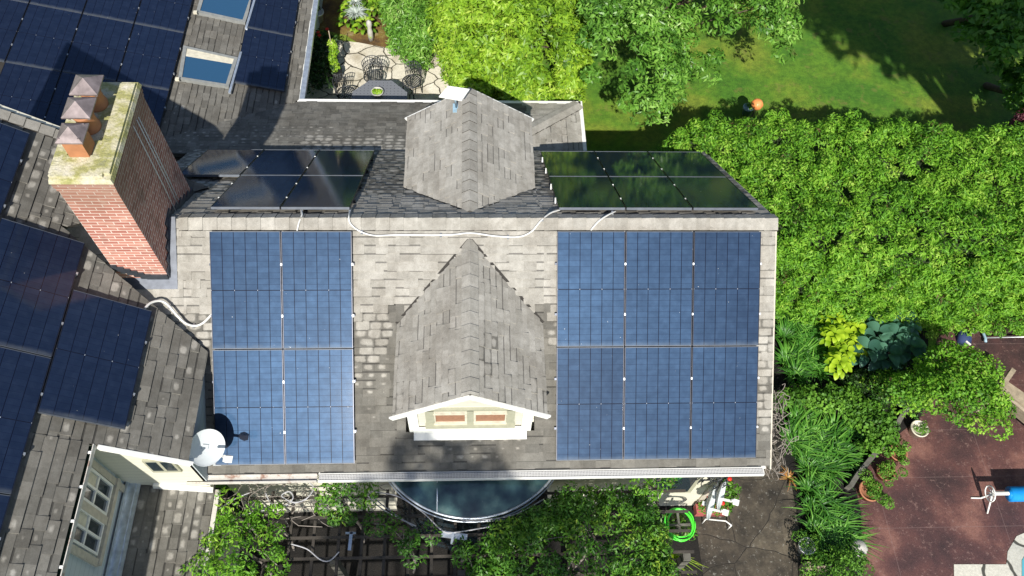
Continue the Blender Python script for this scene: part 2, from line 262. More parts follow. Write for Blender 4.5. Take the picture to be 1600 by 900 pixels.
# ------------------------------------------------------------------ helpers
def W(o):
    m = o.matrix_basis.copy()
    return (W(o.parent) @ o.matrix_parent_inverse @ m) if o.parent else m
class MB:
    def __init__(s): s.v = []; s.f = []; s.u = []; s.d = []; s.mi = []; s.sm = []
    def face(s, pts, uv=None, data=(0.5, 1.), mi=0):
        k = len(s.v); s.v += [tuple(p) for p in pts]; s.f.append(tuple(range(k, k+len(pts))))
        if uv is None:
            p0 = Vector(pts[0]); e = (Vector(pts[1])-p0); L = e.length or 1; e = e/L
            n = e.cross(Vector(pts[-1])-p0); g = n.cross(e); g = g.normalized() if g.length else Vector((0, 0, 1))
            uv = [((Vector(p)-p0).dot(e), (Vector(p)-p0).dot(g)) for p in pts]
        s.u += list(uv); s.d += [data]*len(pts); s.mi.append(mi); s.sm.append(False); return s
    def mesh(s, vs_, fs, mi=0, smooth=True, rnd=.5):
        k = len(s.v); s.v += [tuple(p) for p in vs_]
        for f in fs:
            s.f.append(tuple(i+k for i in f)); s.u += [(rnd, .5)]*len(f); s.d += [(.5, 1.)]*len(f); s.mi.append(mi); s.sm.append(smooth)
        return s
    def hexa(s, b, t, mi=0):
        s.face(list(reversed(b)), mi=mi); s.face(t, mi=mi); n = len(b)
        for i in range(n): j = (i+1) % n; s.face([b[i], b[j], t[j], t[i]], mi=mi)
        return s
    def box(s, c, sz, rot=None, mi=0):
        h = Vector(sz)/2; R_ = rot or Matrix.Identity(3); c = Vector(c)
        q = [c + R_ @ Vector((x*h.x, y*h.y, -h.z)) for x, y in ((-1, -1), (1, -1), (1, 1), (-1, 1))]
        t = [c + R_ @ Vector((x*h.x, y*h.y, h.z)) for x, y in ((-1, -1), (1, -1), (1, 1), (-1, 1))]
        return s.hexa(q, t, mi)
    def beam(s, a, b, wd, ht, mi=0, up=(0, 0, 1)):
        a = Vector(a); b = Vector(b); d = (b-a).normalized(); up = Vector(up); sd = d.cross(up).normalized(); u = sd.cross(d)
        q = lambda p: [p - sd*wd/2 - u*ht/2, p + sd*wd/2 - u*ht/2, p + sd*wd/2 + u*ht/2, p - sd*wd/2 + u*ht/2]
        A = q(a); B = q(b); s.face(list(reversed(A)), mi=mi) if False else s.face(A, mi=mi); s.face(list(reversed(B)), mi=mi)
        for i in range(4): j = (i+1) % 4; s.face([A[j], A[i], B[i], B[j]], mi=mi)
        return s
    def slab(s, poly, n, th, mi=0):
        n = Vector(n); poly = [Vector(p) for p in poly]; return s.hexa([p - n*th for p in poly], poly, mi)
    def tube(s, path, r, n=8, mi=0, rnd=.5, cap=True):
        path = [Vector(p) for p in path]; rs = r if isinstance(r, (list, tuple)) else [r]*len(path); vs_ = []; fs = []
        prev = None
        for i, p in enumerate(path):
            d = (path[min(i+1, len(path)-1)] - path[max(i-1, 0)]).normalized()
            if prev is None: a = d.orthogonal().normalized()
            else: a = (prev - d*prev.dot(d)).normalized()
            prev = a; b = d.cross(a)
            for k in range(n): th = 2*math.pi*k/n; vs_.append(p + (a*math.cos(th) + b*math.sin(th))*rs[i])
        for i in range(len(path)-1):
            for k in range(n): q = (k+1) % n; fs.append((i*n+k, i*n+q, (i+1)*n+q, (i+1)*n+k))
        if cap: fs.append(tuple(reversed(range(n)))); fs.append(tuple(range((len(path)-1)*n, len(path)*n)))
        return s.mesh(vs_, fs, mi, True, rnd)
    def lathe(s, prof, c=(0, 0, 0), n=24, mi=0, rot=None):
        c = Vector(c); R_ = rot or Matrix.Identity(3); vs_ = []; fs = []
        for r, z in prof:
            for k in range(n): th = 2*math.pi*k/n; vs_.append(c + R_ @ Vector((r*math.cos(th), r*math.sin(th), z)))
        for i in range(len(prof)-1):
            for k in range(n): q = (k+1) % n; fs.append((i*n+k, i*n+q, (i+1)*n+q, (i+1)*n+k))
        return s.mesh(vs_, fs, mi)
    def build(s, name, mats, parent=None, world=True):
        me = bpy.data.meshes.new(name); me.from_pydata(s.v, [], s.f); me.update()
        u = me.uv_layers.new(name='tab'); u.data.foreach_set('uv', np.array(s.u, np.float32).ravel())
        d = me.uv_layers.new(name='data'); d.data.foreach_set('uv', np.array(s.d, np.float32).ravel())
        me.polygons.foreach_set('material_index', np.array(s.mi, np.int32)); me.polygons.foreach_set('use_smooth', np.array(s.sm, bool))
        if not isinstance(mats, (list, tuple)): mats = [mats]
        for m in mats: me.materials.append(M[m])
        o = bpy.data.objects.new(name, me); C.objects.link(o)
        if parent:
            o.parent = parent
            if world: o.matrix_parent_inverse = W(parent).inverted()
        return o
def tag(o, label=None, cat=None, group=None, kind=None):
    if label: o['label'] = label
    if cat: o['category'] = cat
    if group: o['group'] = group
    if kind: o['kind'] = kind
    return o
def thing(name, label, cat, loc=(0, 0, 0), rot=(0, 0, 0), group=None):
    o = bpy.data.objects.new(name, None); o.empty_display_size = .1; C.objects.link(o); o.location = loc; o.rotation_euler = rot
    return tag(o, label, cat, group)
def copy_tree(o, parent=None):
    c = o.copy(); C.objects.link(c); c.parent = parent
    if parent: c.matrix_parent_inverse = o.matrix_parent_inverse.copy()
    for ch in list(o.children): copy_tree(ch, c)
    return c
def clip(poly, a, b):      # keep left of a->b
    out = []; n = len(poly)
    sd = lambda p: (b[0]-a[0])*(p[1]-a[1]) - (b[1]-a[1])*(p[0]-a[0])
    for i in range(n):
        p = poly[i]; q = poly[(i+1) % n]; sp = sd(p); sq = sd(q)
        if sp >= 0: out.append(p)
        if (sp >= 0) != (sq >= 0):
            t = sp/(sp-sq); out.append((p[0]+(q[0]-p[0])*t, p[1]+(q[1]-p[1])*t))
    return out
def area(p): return sum(p[i][0]*p[(i+1) % len(p)][1]-p[(i+1) % len(p)][0]*p[i][1] for i in range(len(p)))/2
def shingles(name, parent, O, eu, ev, polys, dry, row=.13, tab=.205, rj=.5, seed=1, th=.08, deck=True, label=None):
    """courses of overlapping tabs; (u,v): u along the eave, v down the slope"""
    R = random.Random(seed); O = Vector(O); eu = Vector(eu).normalized(); ev = Vector(ev).normalized(); n = eu.cross(ev)
    if n.z < 0: n = -n
    P3 = lambda u, v, h: O + eu*u + ev*v + n*h
    mb = MB()
    for poly in polys:
        if area(poly) < 0: poly = poly[::-1]
        v0 = min(p[1] for p in poly); v1 = max(p[1] for p in poly); u0 = min(p[0] for p in poly); u1 = max(p[0] for p in poly)
        r = math.floor(v0/row)
        while r*row < v1:
            RR = random.Random(seed*1000+r); u = math.floor(u0/tab)*tab - RR.random()*tab
            Rr = random.Random(seed*77+r+int(u0*10)); rowd = Rr.gauss(0, .06)
            while u < u1:
                wd = tab*(.86+.28*RR.random()); hi = .0095 if RR.random() < rj else 0.; rnd = RR.random(); rd = RR.gauss(0, .10)
                q = [(u, r*row), (u+wd, r*row), (u+wd, (r+1)*row+(.014 if hi else 0)), (u, (r+1)*row+(.014 if hi else 0))]
                c = q
                for i in range(len(poly)):
                    c = clip(c, poly[i], poly[(i+1) % len(poly)])
                    if len(c) < 3: break
                if len(c) >= 3 and abs(area(c)) > 1e-4:
                    H = lambda v: .002 + (.010+hi)*max(0, min(1, (v-r*row)/row)) + hi*.3
                    cu, cv = u+wd/2, (r+.5)*row; dr = max(0., min(1., dry(cu, cv)+(rd+rowd if 0.05 < dry(cu, cv) < .95 else rd*.2)))
                    mb.face([P3(a, b, H(b)) for a, b in c], [((a-u)/wd, (b-r*row)/row) for a, b in c], (rnd*.499+(.5 if hi else 0), dr), 0)
                    for i in range(len(c)):
                        a, b = c[i], c[(i+1) % len(c)]
                        if abs(a[1]-b[1]) < 1e-6 and a[1] < (r+.3)*row: continue
                        side = abs(a[0]-b[0]) < 1e-6
                        mb.face([P3(*a, H(a[1])), P3(*a, -.012), P3(*b, -.012), P3(*b, H(b[1]))], [(.5, .5)]*4, (rnd*.499+.5, dr), mi=0 if side else 1)
                u += wd
            r += 1
        if deck: mb.slab([P3(a, b, -.004) for a, b in poly], n, th, 1)
    o = mb.build(name, ['shingle', 'shedge'], parent)
    if label: o['label'] = label
    return o
def caps(mb, a, b, sl, sr, wd=.15, step=.14, seed=0, dry=.95):
    """ridge/hip cap tabs from a to b; sl, sr = unit vectors falling away on each side"""
    R = random.Random(seed); a = Vector(a); b = Vector(b); L = (b-a).length; d = (b-a)/L; sl = Vector(sl); sr = Vector(sr); k = 0
    up = (-(sl+sr)); up = up.normalized() if up.length > .01 else Vector((0, 0, 1))
    while k*step < L:
        s0 = k*step; s1 = min(L, s0+step*1.04); r = R.random(); h0 = .032; h1 = .018; dd = max(0, min(1, dry+R.gauss(0, .04)))
        A = a+d*s0; B = a+d*s1
        t0 = A+up*h0; t1 = B+up*h1; l0 = A+sl*wd+up*h0; l1 = B+sl*wd+up*h1; r0 = A+sr*wd+up*h0; r1 = B+sr*wd+up*h1
        uv = [(0.5, 0), (.5, 1), (0.5, 1), (0.5, 0)]
        mb.face([t0, l0, l1, t1], [(.5, .1), (.3, .1), (.3, .9), (.5, .9)], (r*.4+.55, dd)); mb.face([t0, t1, r1, r0], [(.5, .1), (.5, .9), (.7, .9), (.7, .1)], (r*.4+.55, dd))
        for p, q in ((l0, t0), (t0, r0)): mb.face([p, q, q-up*.02, p-up*.02], mi=1)
        for p, q in ((l0, l1), (r0, r1)): mb.face([p, q, q-up*.03, p-up*.03], mi=1)
        k += 1
    return mb

# ---- foliage
def leaf_obj(name, pos, nrm, tan, L, Wd, rnd, mat, parent=None, curl=.15):
    n = len(pos); nrm = nrm/np.linalg.norm(nrm, axis=1, keepdims=True); tan = tan - nrm*(tan*nrm).sum(1, keepdims=True); tan /= np.linalg.norm(tan, axis=1, keepdims=True)+1e-9
    bi = np.cross(nrm, tan); L = L[:, None]; Wd = Wd[:, None]
    v = np.empty((n, 4, 3), np.float32)
    v[:, 0] = pos - tan*L*.5; v[:, 1] = pos + bi*Wd*.5 + nrm*L*curl*.6 - tan*L*.05; v[:, 2] = pos + tan*L*.5 - nrm*L*curl; v[:, 3] = pos - bi*Wd*.5 + nrm*L*curl*.6 - tan*L*.05
    me = bpy.data.meshes.new(name); me.vertices.add(4*n); me.vertices.foreach_set('co', v.ravel())
    me.loops.add(4*n); me.loops.foreach_set('vertex_index', np.arange(4*n, dtype=np.int32)); me.polygons.add(n)
    me.polygons.foreach_set('loop_start', np.arange(0, 4*n, 4, dtype=np.int32)); me.polygons.foreach_set('loop_total', np.full(n, 4, np.int32))
    me.update(calc_edges=True); u = me.uv_layers.new(name='tab'); uv = np.zeros((n, 4, 2), np.float32); uv[:, :, 0] = np.clip(rnd, 0, 1)[:, None]; u.data.foreach_set('uv', uv.ravel())
    me.materials.append(M[mat]); o = bpy.data.objects.new(name, me); C.objects.link(o)
    if parent: o.parent = parent; o.matrix_parent_inverse = W(parent).inverted()
    return o
def fuzz(name, cen, rad, per, mat, parent, L=.09, asp=.4, up=.5, droop=0., shell=.55, flat=.8):
    """leaves scattered through the outer shell of many small clumps"""
    cen = np.asarray(cen, float); rad = np.asarray(rad, float); m = len(cen); idx = np.repeat(np.arange(m), per); n = len(idx)
    d = RNG.normal(size=(n, 3)); d[:, 2] = np.abs(d[:, 2])*.9 - .25; d /= np.linalg.norm(d, axis=1, keepdims=True)
    r = rad[idx]*(shell+(1-shell)*RNG.random(n)**.6); p = cen[idx] + d*r[:, None]*np.array([1, 1, flat])
    nr = d*.6 + RNG.normal(size=(n, 3))*.45 + np.array([0, 0, up]); t = d + RNG.normal(size=(n, 3))*.7 + np.array([0, 0, -droop])
    cr = RNG.random(m); rn = .5*cr[idx]+.5*RNG.random(n)
    return leaf_obj(name, p, nr, t, L*(.6+.8*RNG.random(n)), L*asp*(.7+.6*RNG.random(n)), rn, mat, parent)
def inside(p, poly):
    x, y = p; c = False; n = len(poly)
    for i in range(n):
        x1, y1 = poly[i]; x2, y2 = poly[i-1]
        if (y1 > y) != (y2 > y) and x < (x2-x1)*(y-y1)/(y2-y1)+x1: c = not c
    return c
def dist(p, poly):
    b = 1e9
    for i in range(len(poly)):
        a = poly[i]; q = poly[i-1]; dx, dy = q[0]-a[0], q[1]-a[1]; t = max(0, min(1, ((p[0]-a[0])*dx+(p[1]-a[1])*dy)/(dx*dx+dy*dy+1e-12)))
        b = min(b, math.hypot(p[0]-a[0]-dx*t, p[1]-a[1]-dy*t))
    return b
def canopy(poly, zt, ze, sp, D, zbot=None, lump=.25, miss=0., seed=3):
    """clump centres following the top (and sides) of a crown whose plan outline is poly"""
    R = random.Random(seed); out = []; xs = [p[0] for p in poly]; ys = [p[1] for p in poly]
    ph = [(R.uniform(.8, 2.2), R.uniform(.8, 2.2), R.uniform(0, 6)) for _ in range(5)]
    y = min(ys)
    while y < max(ys):
        x = min(xs)
        while x < max(xs):
            p = (x+R.uniform(-.5, .5)*sp, y+R.uniform(-.5, .5)*sp)
            if inside(p, poly) and R.random() > miss:
                d = dist(p, poly); k = min(1, d/D); z = ze+(zt-ze)*math.sqrt(max(0, 1-(1-k)**2))
                z += lump*sum(math.sin(p[0]*a+p[1]*b*1.3+c) for a, b, c in ph)/2.5+R.uniform(-.5, .5)*lump
                out.append((p[0], p[1], z))
                if zbot is not None and d < sp*1.5:
                    zz = z-sp*.8
                    while zz > zbot: out.append((p[0]+R.uniform(-.1, .1), p[1]+R.uniform(-.1, .1), zz)); zz -= sp*.8
            x += sp
        y += sp
    return out
def limb_tree(parent, base, cens, r0, k=9, seed=1, name='trunk'):
    R = random.Random(seed); mb = MB(); c = Vector((sum(p[0] for p in cens)/len(cens), sum(p[1] for p in cens)/len(cens), min(p[2] for p in cens)))
    base = Vector(base); fork = base.lerp(c, .55); mb.tube([base, base.lerp(fork, .5)+Vector((.05, -.04, 0)), fork], [r0, r0*.8, r0*.65], 10)
    for _ in range(k):
        q = Vector(R.choice(cens)) - Vector((0, 0, .12)); m = fork.lerp(q, .5)+Vector((R.uniform(-.2, .2), R.uniform(-.2, .2), -.1)); mb.tube([fork, m, q], [r0*.5, r0*.28, r0*.08], 6)
    return mb.build(name, 'bark', parent)
def pxpoly(pts, z): return [tuple(at(x, y, z)[:2]) for x, y in pts]
def straps(name, base, n, L, wd, mat, parent, spread=1., lean=(0, 0), rad=.15, seg=6, seed=1):
    R = random.Random(seed); mb = MB(); base = Vector(base)
    for _ in range(n):
        th = R.uniform(0, 6.283); l = L*R.uniform(.55, 1.1); q = base+Vector((math.cos(th), math.sin(th), 0))*rad*math.sqrt(R.random())
        dr = Vector((math.cos(th)*spread+lean[0], math.sin(th)*spread+lean[1], 0)); dr = dr*R.uniform(.5, 1.0); tw = Vector((R.gauss(0, .15), R.gauss(0, .15), 0)); pts = []
        for i in range(seg+1):
            s = i/seg; pts.append(q + (dr+tw*s)*l*(s*.35+.5*s*s) + Vector((0, 0, l*(.85*s-.62*s*s*1.05))))
        sd = Vector((-dr.y, dr.x, 0)); sd = sd.normalized() if sd.length > 1e-4 else Vector((1, 0, 0)); rn = R.random(); vs_ = []; fs = []
        for i, p in enumerate(pts):
            ww = wd*(1-(i/seg)**2.2)*.5+.0008; vs_ += [p-sd*ww, p-Vector((0, 0, ww*.5)), p+sd*ww]
        for i in range(seg):
            a = i*3; fs += [(a, a+1, a+4, a+3), (a+1, a+2, a+5, a+4)]
        mb.mesh(vs_, fs, 0, True, rn)
    return mb.build(name, mat, parent)
def rosette(name, base, n, R0, ll, wd, mat, parent, seed=1, hgt=.3):
    R = random.Random(seed); mb = MB(); base = Vector(base)
    for i in range(n):
        k = (i+.5)/n; th = i*2.39996+R.uniform(-.2, .2); rr = R0*math.sqrt(k); h = hgt*(1-k*.75); l = ll*R.uniform(.8, 1.15); w_ = wd*R.uniform(.8, 1.15)
        o = Vector((math.cos(th), math.sin(th), 0)); s = Vector((-o.y, o.x, 0)); c = base+o*rr*.85+Vector((0, 0, h)); rn = R.random(); vs_ = []; fs = []; sg = 9
        for j in range(sg+1):
            t = j/sg; ww = w_*.5*(math.sin(math.pi*min(1, t**.78))**.55 if 0 < t < 1 else .03)
            p = c + o*(t-.25)*l + Vector((0, 0, .25*l*math.sin(t*2.6)-.22*l*t*(.5+k)))
            vs_ += [p-s*ww+Vector((0, 0, ww*.30)), p-Vector((0, 0, 0)), p+s*ww+Vector((0, 0, ww*.30))]
        for j in range(sg): a = j*3; fs += [(a, a+1, a+4, a+3), (a+1, a+2, a+5, a+4)]
        mb.mesh(vs_, fs, 0, True, rn)
        if R.random() < .5: mb.tube([base+o*.03, c-Vector((0, 0, .02))], .006, 4, 0, .2)
    return mb.build(name, mat, parent)

# ------------------------------------------------------------------ ground
def sheet(name, poly, z, mat, label=None):
    mb = MB(); mb.face([(x, y, z) for x, y in poly]); o = mb.build(name, mat); return tag(o, kind='structure')
sheet('ground', [(-90, -90), (90, -90), (90, 90), (-90, 90)], GZ, 'lawn')
sheet('courtyard_paving', [(-5, 4), (-.6, 4), (-.6, 9.0), (-1.2, 9.3), (-2.2, 9.3), (-3.2, 9.55), (-5, 9.8)], GZ+.012, 'flag')
sheet('courtyard_soil', pxpoly([(470, 40), (540, 55), (560, 68), (600, 78), (625, 84), (655, 92), (720, 95), (720, -60), (460, -60)], GZ), GZ+.006, 'mulch')
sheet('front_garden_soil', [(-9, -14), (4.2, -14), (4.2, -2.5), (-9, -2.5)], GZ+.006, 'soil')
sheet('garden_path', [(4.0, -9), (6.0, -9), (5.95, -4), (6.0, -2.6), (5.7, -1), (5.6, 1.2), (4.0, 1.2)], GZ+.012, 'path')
sheet('garden_bed_soil', pxpoly([(1150, 440), (1450, 440), (1450, 600), (1440, 650), (1390, 690), (1335, 755), (1345, 800), (1350, 960), (1235, 960), (1150, 760)], GZ), GZ+.008, 'soil')
sheet('patio', pxpoly([(1330, 1300), (1342, 900), (1342, 800), (1322, 765), (1385, 690), (1450, 600), (1470, 500), (2100, 500), (2300, 1300)], GZ), GZ+.004, 'patio')
sheet('pool_surround', pxpoly([(1490, 882), (1572, 882), (1574, 862), (1588, 838), (1625, 822), (1900, 822), (1900, 1200), (1495, 1200)], GZ), GZ+.012, 'pale_flag')
sheet('pool_water', pxpoly([(1596, 876), (1604, 862), (1900, 850), (1900, 1100), (1596, 1100)], GZ), GZ+.02, 'water')

# ------------------------------------------------------------------ the house
house = thing('house', 'shingled house with grey roofs, two dormers, brick chimney and a side wing under solar panels', 'house', (0, 0, GZ))
def hp(mb, name, mats, parent=house, label=None):
    o = mb.build(name, mats, parent)
    if label: o['label'] = label
    return o
EW = 3.20                                   # half depth
uE = EW/CS
DX, DH, DZ = -.25, 1.12, -.19              # dormer centre x, half width, ridge z
DS = .66                                   # dormer slope
dE = DZ - DS*DH
# front slope: skip under the dormer
yv0 = DZ/TN; yv1 = dE/TN                   # valley start / end y (negative)
def dryF(u, v):
    if abs(u-DX) < DH+.13 and v > 1.3 and abs(u-DX) > DH-.2: return .0
    if v > 3.35: return .25 if (-.6 < u < .8 and v < 3.72) else .04
    if u < DX-DH and u > -2.1:
        if v < 1.45: return .97
        g = .80-.38*(v-1.45); g -= 1.6*max(0, abs(u+1.76)-.10)
        return max(.02, g)
    if u > DX+DH and u < 1.2: return .97 if v < 1.5 else max(.04, .62-.4*(v-1.5)-1.5*max(0, abs(u-1.0)-.06))
    if u > 4.1: return .9 if v < 1.5 else .62
    return .97 if v < 1.45 else (.6 if v < 2.0 and u < -4.1 else .15)
vF = lambda y: -y/CS
front_polys = [[(-6.5, 0), (-4.58, 0), (-4.58, 1.9), (-6.5, 1.9)],
               [(-4.58, 0), (DX-DH-.02, 0), (DX-DH-.02, uE), (-4.58, uE)],
               [(DX+DH+.02, 0), (4.52, 0), (4.52, uE), (DX+DH+.02, uE)],
               [(DX-DH-.02, 0), (DX+DH+.02, 0), (DX+DH+.02, vF(yv1)+.02), (DX-DH-.02, vF(yv1)+.02)],
               [(DX-DH-.02, 3.30), (DX+DH+.02, 3.30), (DX+DH+.02, uE), (DX-DH-.02, uE)],
               [(DX-DH-.02, vF(yv1)+.02), (DX-DH+.12, vF(yv1)+.02), (DX-DH+.12, 3.30), (DX-DH-.02, 3.30)],
               [(DX+DH-.12, vF(yv1)+.02), (DX+DH+.02, vF(yv1)+.02), (DX+DH+.02, 3.30), (DX+DH-.12, 3.30)]]
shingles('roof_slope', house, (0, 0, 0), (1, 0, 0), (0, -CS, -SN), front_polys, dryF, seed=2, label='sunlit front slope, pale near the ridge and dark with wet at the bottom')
# back slope
def dryB(u, v): return .9 if v < 1.2 else .45
EB = 3.42; uB = EB/CS
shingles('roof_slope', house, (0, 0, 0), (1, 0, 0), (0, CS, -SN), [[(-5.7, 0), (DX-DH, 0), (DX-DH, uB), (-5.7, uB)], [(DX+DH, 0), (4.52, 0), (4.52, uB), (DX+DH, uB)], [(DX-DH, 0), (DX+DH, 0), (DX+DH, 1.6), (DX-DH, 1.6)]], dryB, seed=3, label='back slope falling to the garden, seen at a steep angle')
mb = MB(); caps(mb, (4.55, 0, .005), (-4.62, 0, .005), (0, -CS, -SN), (0, CS, -SN), .19, .215, 5, .97); hp(mb, 'ridge_cap', ['shingle', 'shedge'])
# lean-to behind
LZ = -3.285; LY = 5.56; LX = 2.19; LT = -2.48; ly0 = 3.38; rise = LT-LZ; run = LY-ly0
sl_ = math.hypot(rise, run); evL = (0, run/sl_, -rise/sl_)
def dryL(u, v):
    if u > 1.0: return .95
    if v < .8 and -3.6 < u < -1.3: return .72-.62*v
    return .12 if v < 1.2 else .03
shingles('roof_slope', house, (0, ly0, LT), (1, 0, 0), evL, [[(-6.8, 0), (LX-run, 0), (LX, sl_), (-4.02, sl_), (-6.8, .6)]], dryL, row=.13, seed=4, label='low lean-to slope behind the main roof, brown with a band of pale tabs')
evH = (run/sl_, 0, -rise/sl_)
shingles('roof_slope', house, (LX-run, 0, LT), (0, 1, 0), evH, [[(ly0, 0), (LY, sl_), (ly0, sl_)]], lambda u, v: .93, row=.13, seed=5, label='small hip end of the lean-to')
mb = MB(); hd = Vector((LX-run, ly0, LT)); he = Vector((LX, LY, LZ)); dd = (he-hd).normalized()
s1 = Vector((0, run, -rise)).normalized(); s2 = Vector((run, 0, -rise)).normalized()
pp = lambda s: (s - dd*s.dot(dd)).normalized()
caps(mb, he+Vector((0, 0, .01)), hd+Vector((0, 0, .01)), pp(s1), pp(s2), .15, .2, 6, .97); hp(mb, 'ridge_cap', ['shingle', 'shedge'], label='hip cap of the lean-to')
mb = MB(); mb.box(((-4.0+LX)/2, LY+.04, LZ-.03), (LX+4.1, .09, .07)); mb.box((LX+.04, (LY+ly0)/2+.04, LZ-.03), (.09, LY-ly0+.1, .07)); hp(mb, 'gutter', 'white', label='thin white gutter of the lean-to')
mb = MB(); mb.box((-.9, 4.4, (LZ+GZ)/2-.1), (5.6, 1.9, LZ-GZ-.1)); hp(mb, 'wall', 'cream', label='lean-to wall')
# wing E (steep, falls east)
gE = lambda x: EZ0-TN*x
XE0 = -8.9; ev_E = (CS, 0, -SN); OEr = (0, 0, EZ0)
vE = lambda x: x/CS
# valley with the front slope: gE(x) = TN*y
vy = lambda x: gE(x)/TN
def dryE(u, v):
    R_ = random.Random(int(u*31)*997+int(v*53)); r = R_.random()
    x = v*CS
    if u > -.9 and x < -5.6: return .38 if r < .45 else .12
    return (.22+.2*R_.random()) if r < .25 else .0
shingles('roof_slope', house, OEr, (0, 1, 0), ev_E, [[(-.3, vE(XE0)), (-.3, vE(-6.19)), (-8.5, vE(-6.19)), (-8.5, vE(XE0))], [(1.25, vE(XE0)), (1.25, vE(-7.35)), (-.3, vE(-7.35)), (-.3, vE(XE0))],
    [(-.3, vE(-6.19)), (-1.69, vE(-4.22)), (-3.40, vE(-4.22)), (-3.40, vE(-6.19))],
    [(-3.40, vE(-6.19)), (-3.40, vE(-5.28)), (-8.5, vE(-5.28)), (-8.5, vE(-6.19))],
    [(-.3, vE(-7.35)), (1.25, vE(-7.35)), (1.25, vE(-4.6)), (0, vE(-5.79)), (-.3, vE(-6.09))]], dryE, row=.14, tab=.205, rj=.55, seed=8, th=.06, label='wing slope falling to the east, scattered with pale drying spots')
mb = MB(); caps(mb, (-5.7, 1.27, gE(-5.7)+.01), (-8.9, 1.27, gE(-8.9)+.01), (0, -1, 0), (0, .6, -.8), .17, .2, 9, .8); hp(mb, 'ridge_cap', ['shingle', 'shedge'], label='pale cap strip along the wing verge')
mb = MB(); mb.hexa([(-9, 1.3, -2.6), (-5.5, 1.3, -3.2), (-5.5, 1.4, -3.2), (-9, 1.4, -2.6)], [(-9, 1.3, gE(-9)-.05), (-5.5, 1.3, gE(-5.5)-.05), (-5.5, 1.4, gE(-5.5)-.05), (-9, 1.4, gE(-9)-.05)]); hp(mb, 'wall', 'cream', label='wing end wall hidden behind the chimney')
# low wing N
def dryN(u, v): return .0 if random.Random(int(u*17)*91+int(v*23)).random() > .08 else .18
ev_N = (math.cos(aN), 0, -math.sin(aN)); vN = lambda x: x/math.cos(aN)
shingles('roof_slope', house, (0, 0, NZ0), (0, 1, 0), ev_N, [[(1.4, vN(-7.2)), (1.4, vN(-5.0)), (13.5, vN(-5.0)), (13.5, vN(-7.2))], [(4.3, vN(-5.0)), (5.62, vN(-4.03)), (13.5, vN(-4.03)), (13.5, vN(-5.0))]], dryN, row=.13, tab=.20, rj=.55, seed=12, th=.08, label='low slope of the back wing around the skylights')
mb = MB(); mb.slab([(-14, 1.4, NZ0+TNN*14), (-7.2, 1.4, NZ0+TNN*7.2), (-7.2, 13.5, NZ0+TNN*7.2), (-14, 13.5, NZ0+TNN*14)], nN, .08); hp(mb, 'roof_deck', 'shedge')
mb = MB(); mb.box((-3.96, 9.6, NZ0+TNN*4.0-.04), (.11, 7.9, .09)); mb.box((-4.03, 9.6, NZ0+TNN*4.0-.00), (.03, 7.9, .03), mi=1); hp(mb, 'gutter', ['flashw', 'white'], label='shiny metal gutter above the courtyard')
mb = MB(); mb.box((-9.2, 8.5, (GZ-3.4)/2-.1), (9.8, 9.6, 1.65)); hp(mb, 'wall', 'greywall', label='wall of the back wing beside the courtyard')
# wing E eave gutter, wall and windows
mb = MB(); ze = gE(-5.28)
mb.box((-5.235, -5.95, ze-.06), (.012, 5.1, .09)); mb.box((-5.30, -5.95, ze-.10), (.13, 5.1, .012), mi=1); mb.box((-5.36, -5.95, ze-.06), (.012, 5.1, .08), mi=1)
for y in (-3.52, -3.98, -4.42, -4.98, -5.6, -6.2): mb.box((-5.30, y, ze-.012), (.135, .035, .012), mi=2)
hp(mb, 'gutter', ['rust', 'verdi', 'white'], label='rusty open gutter with green inside and white straps')
XW = -5.55
mb = MB(); mb.box((XW-.1, -5.9, (ze-.15+GZ)/2), (.2, 5.2, ze-.15-GZ)); hp(mb, 'wall', 'greywall', label='pale wing wall below the rusty gutter')
mb = MB(); mb.box((-5.42, -5.95, ze-.14), (.26, 5.1, .02)); hp(mb, 'soffit', 'beige')
mb = MB(); mb.box((XW+.015, -5.9, ze-.33), (.03, 5.2, .20)); mb.box((XW+.02, -3.42, -1.35), (.05, .10, 2.0)); mb.box((XW+.02, -4.0, -1.42), (.05, .12, 1.1)); mb.box((XW+.03, -3.98, -1.98), (.07, 1.25, .10)); mb.box((XW+.02, -4.58, -1.42), (.05, .10, 1.1)); hp(mb, 'window_casing', 'beige')
for yc in (-3.71, -4.27):
    mb = MB()
    for dy in (-.21, 0, .21): mb.box((XW+.02, yc+dy, -1.38), (.045, .035, .96))
    for dz in (-.48, 0, .48): mb.box((XW+.02, yc, -1.38+dz), (.04, .45, .04))
    f = hp(mb, 'window', 'white'); mb = MB(); mb.box((XW+.004, yc, -1.38), (.012, .42, .94)); hp(mb, 'pane', 'glass', f)
    mb = MB(); mb.box((XW+.0125, yc+.12, -1.16), (.004, .17, .42)); hp(mb, 'blind', 'cream_pot', f)
# lower roof W2
z2a, z2b, x2a, x2b = -2.40, -2.74, -5.50, -4.30; sl2 = math.hypot(x2b-x2a, z2a-z2b); ev2 = ((x2b-x2a)/sl2, 0, (z2b-z2a)/sl2)
def dry2(u, v):
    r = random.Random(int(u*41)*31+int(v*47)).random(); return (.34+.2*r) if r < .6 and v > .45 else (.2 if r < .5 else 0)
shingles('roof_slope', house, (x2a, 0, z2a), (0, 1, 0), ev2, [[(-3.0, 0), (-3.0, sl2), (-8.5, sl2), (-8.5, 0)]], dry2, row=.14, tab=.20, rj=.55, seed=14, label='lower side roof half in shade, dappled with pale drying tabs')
mb = MB(); mb.box((-5.44, -5.85, -2.375), (.10, 5.2, .035)); mb.box((-5.36, -5.85, -2.395), (.06, 5.2, .02)); mb.box((-5.50, -5.85, -2.32), (.03, 5.2, .09)); hp(mb, 'flashing', 'flashw', label='pale blue metal flashing above the lower side roof')
mb = MB(); mb.box((-4.255, -5.75, z2b-.03), (.07, 4.9, .06)); hp(mb, 'gutter', 'rust', label='rusty eave gutter of the lower side roof')
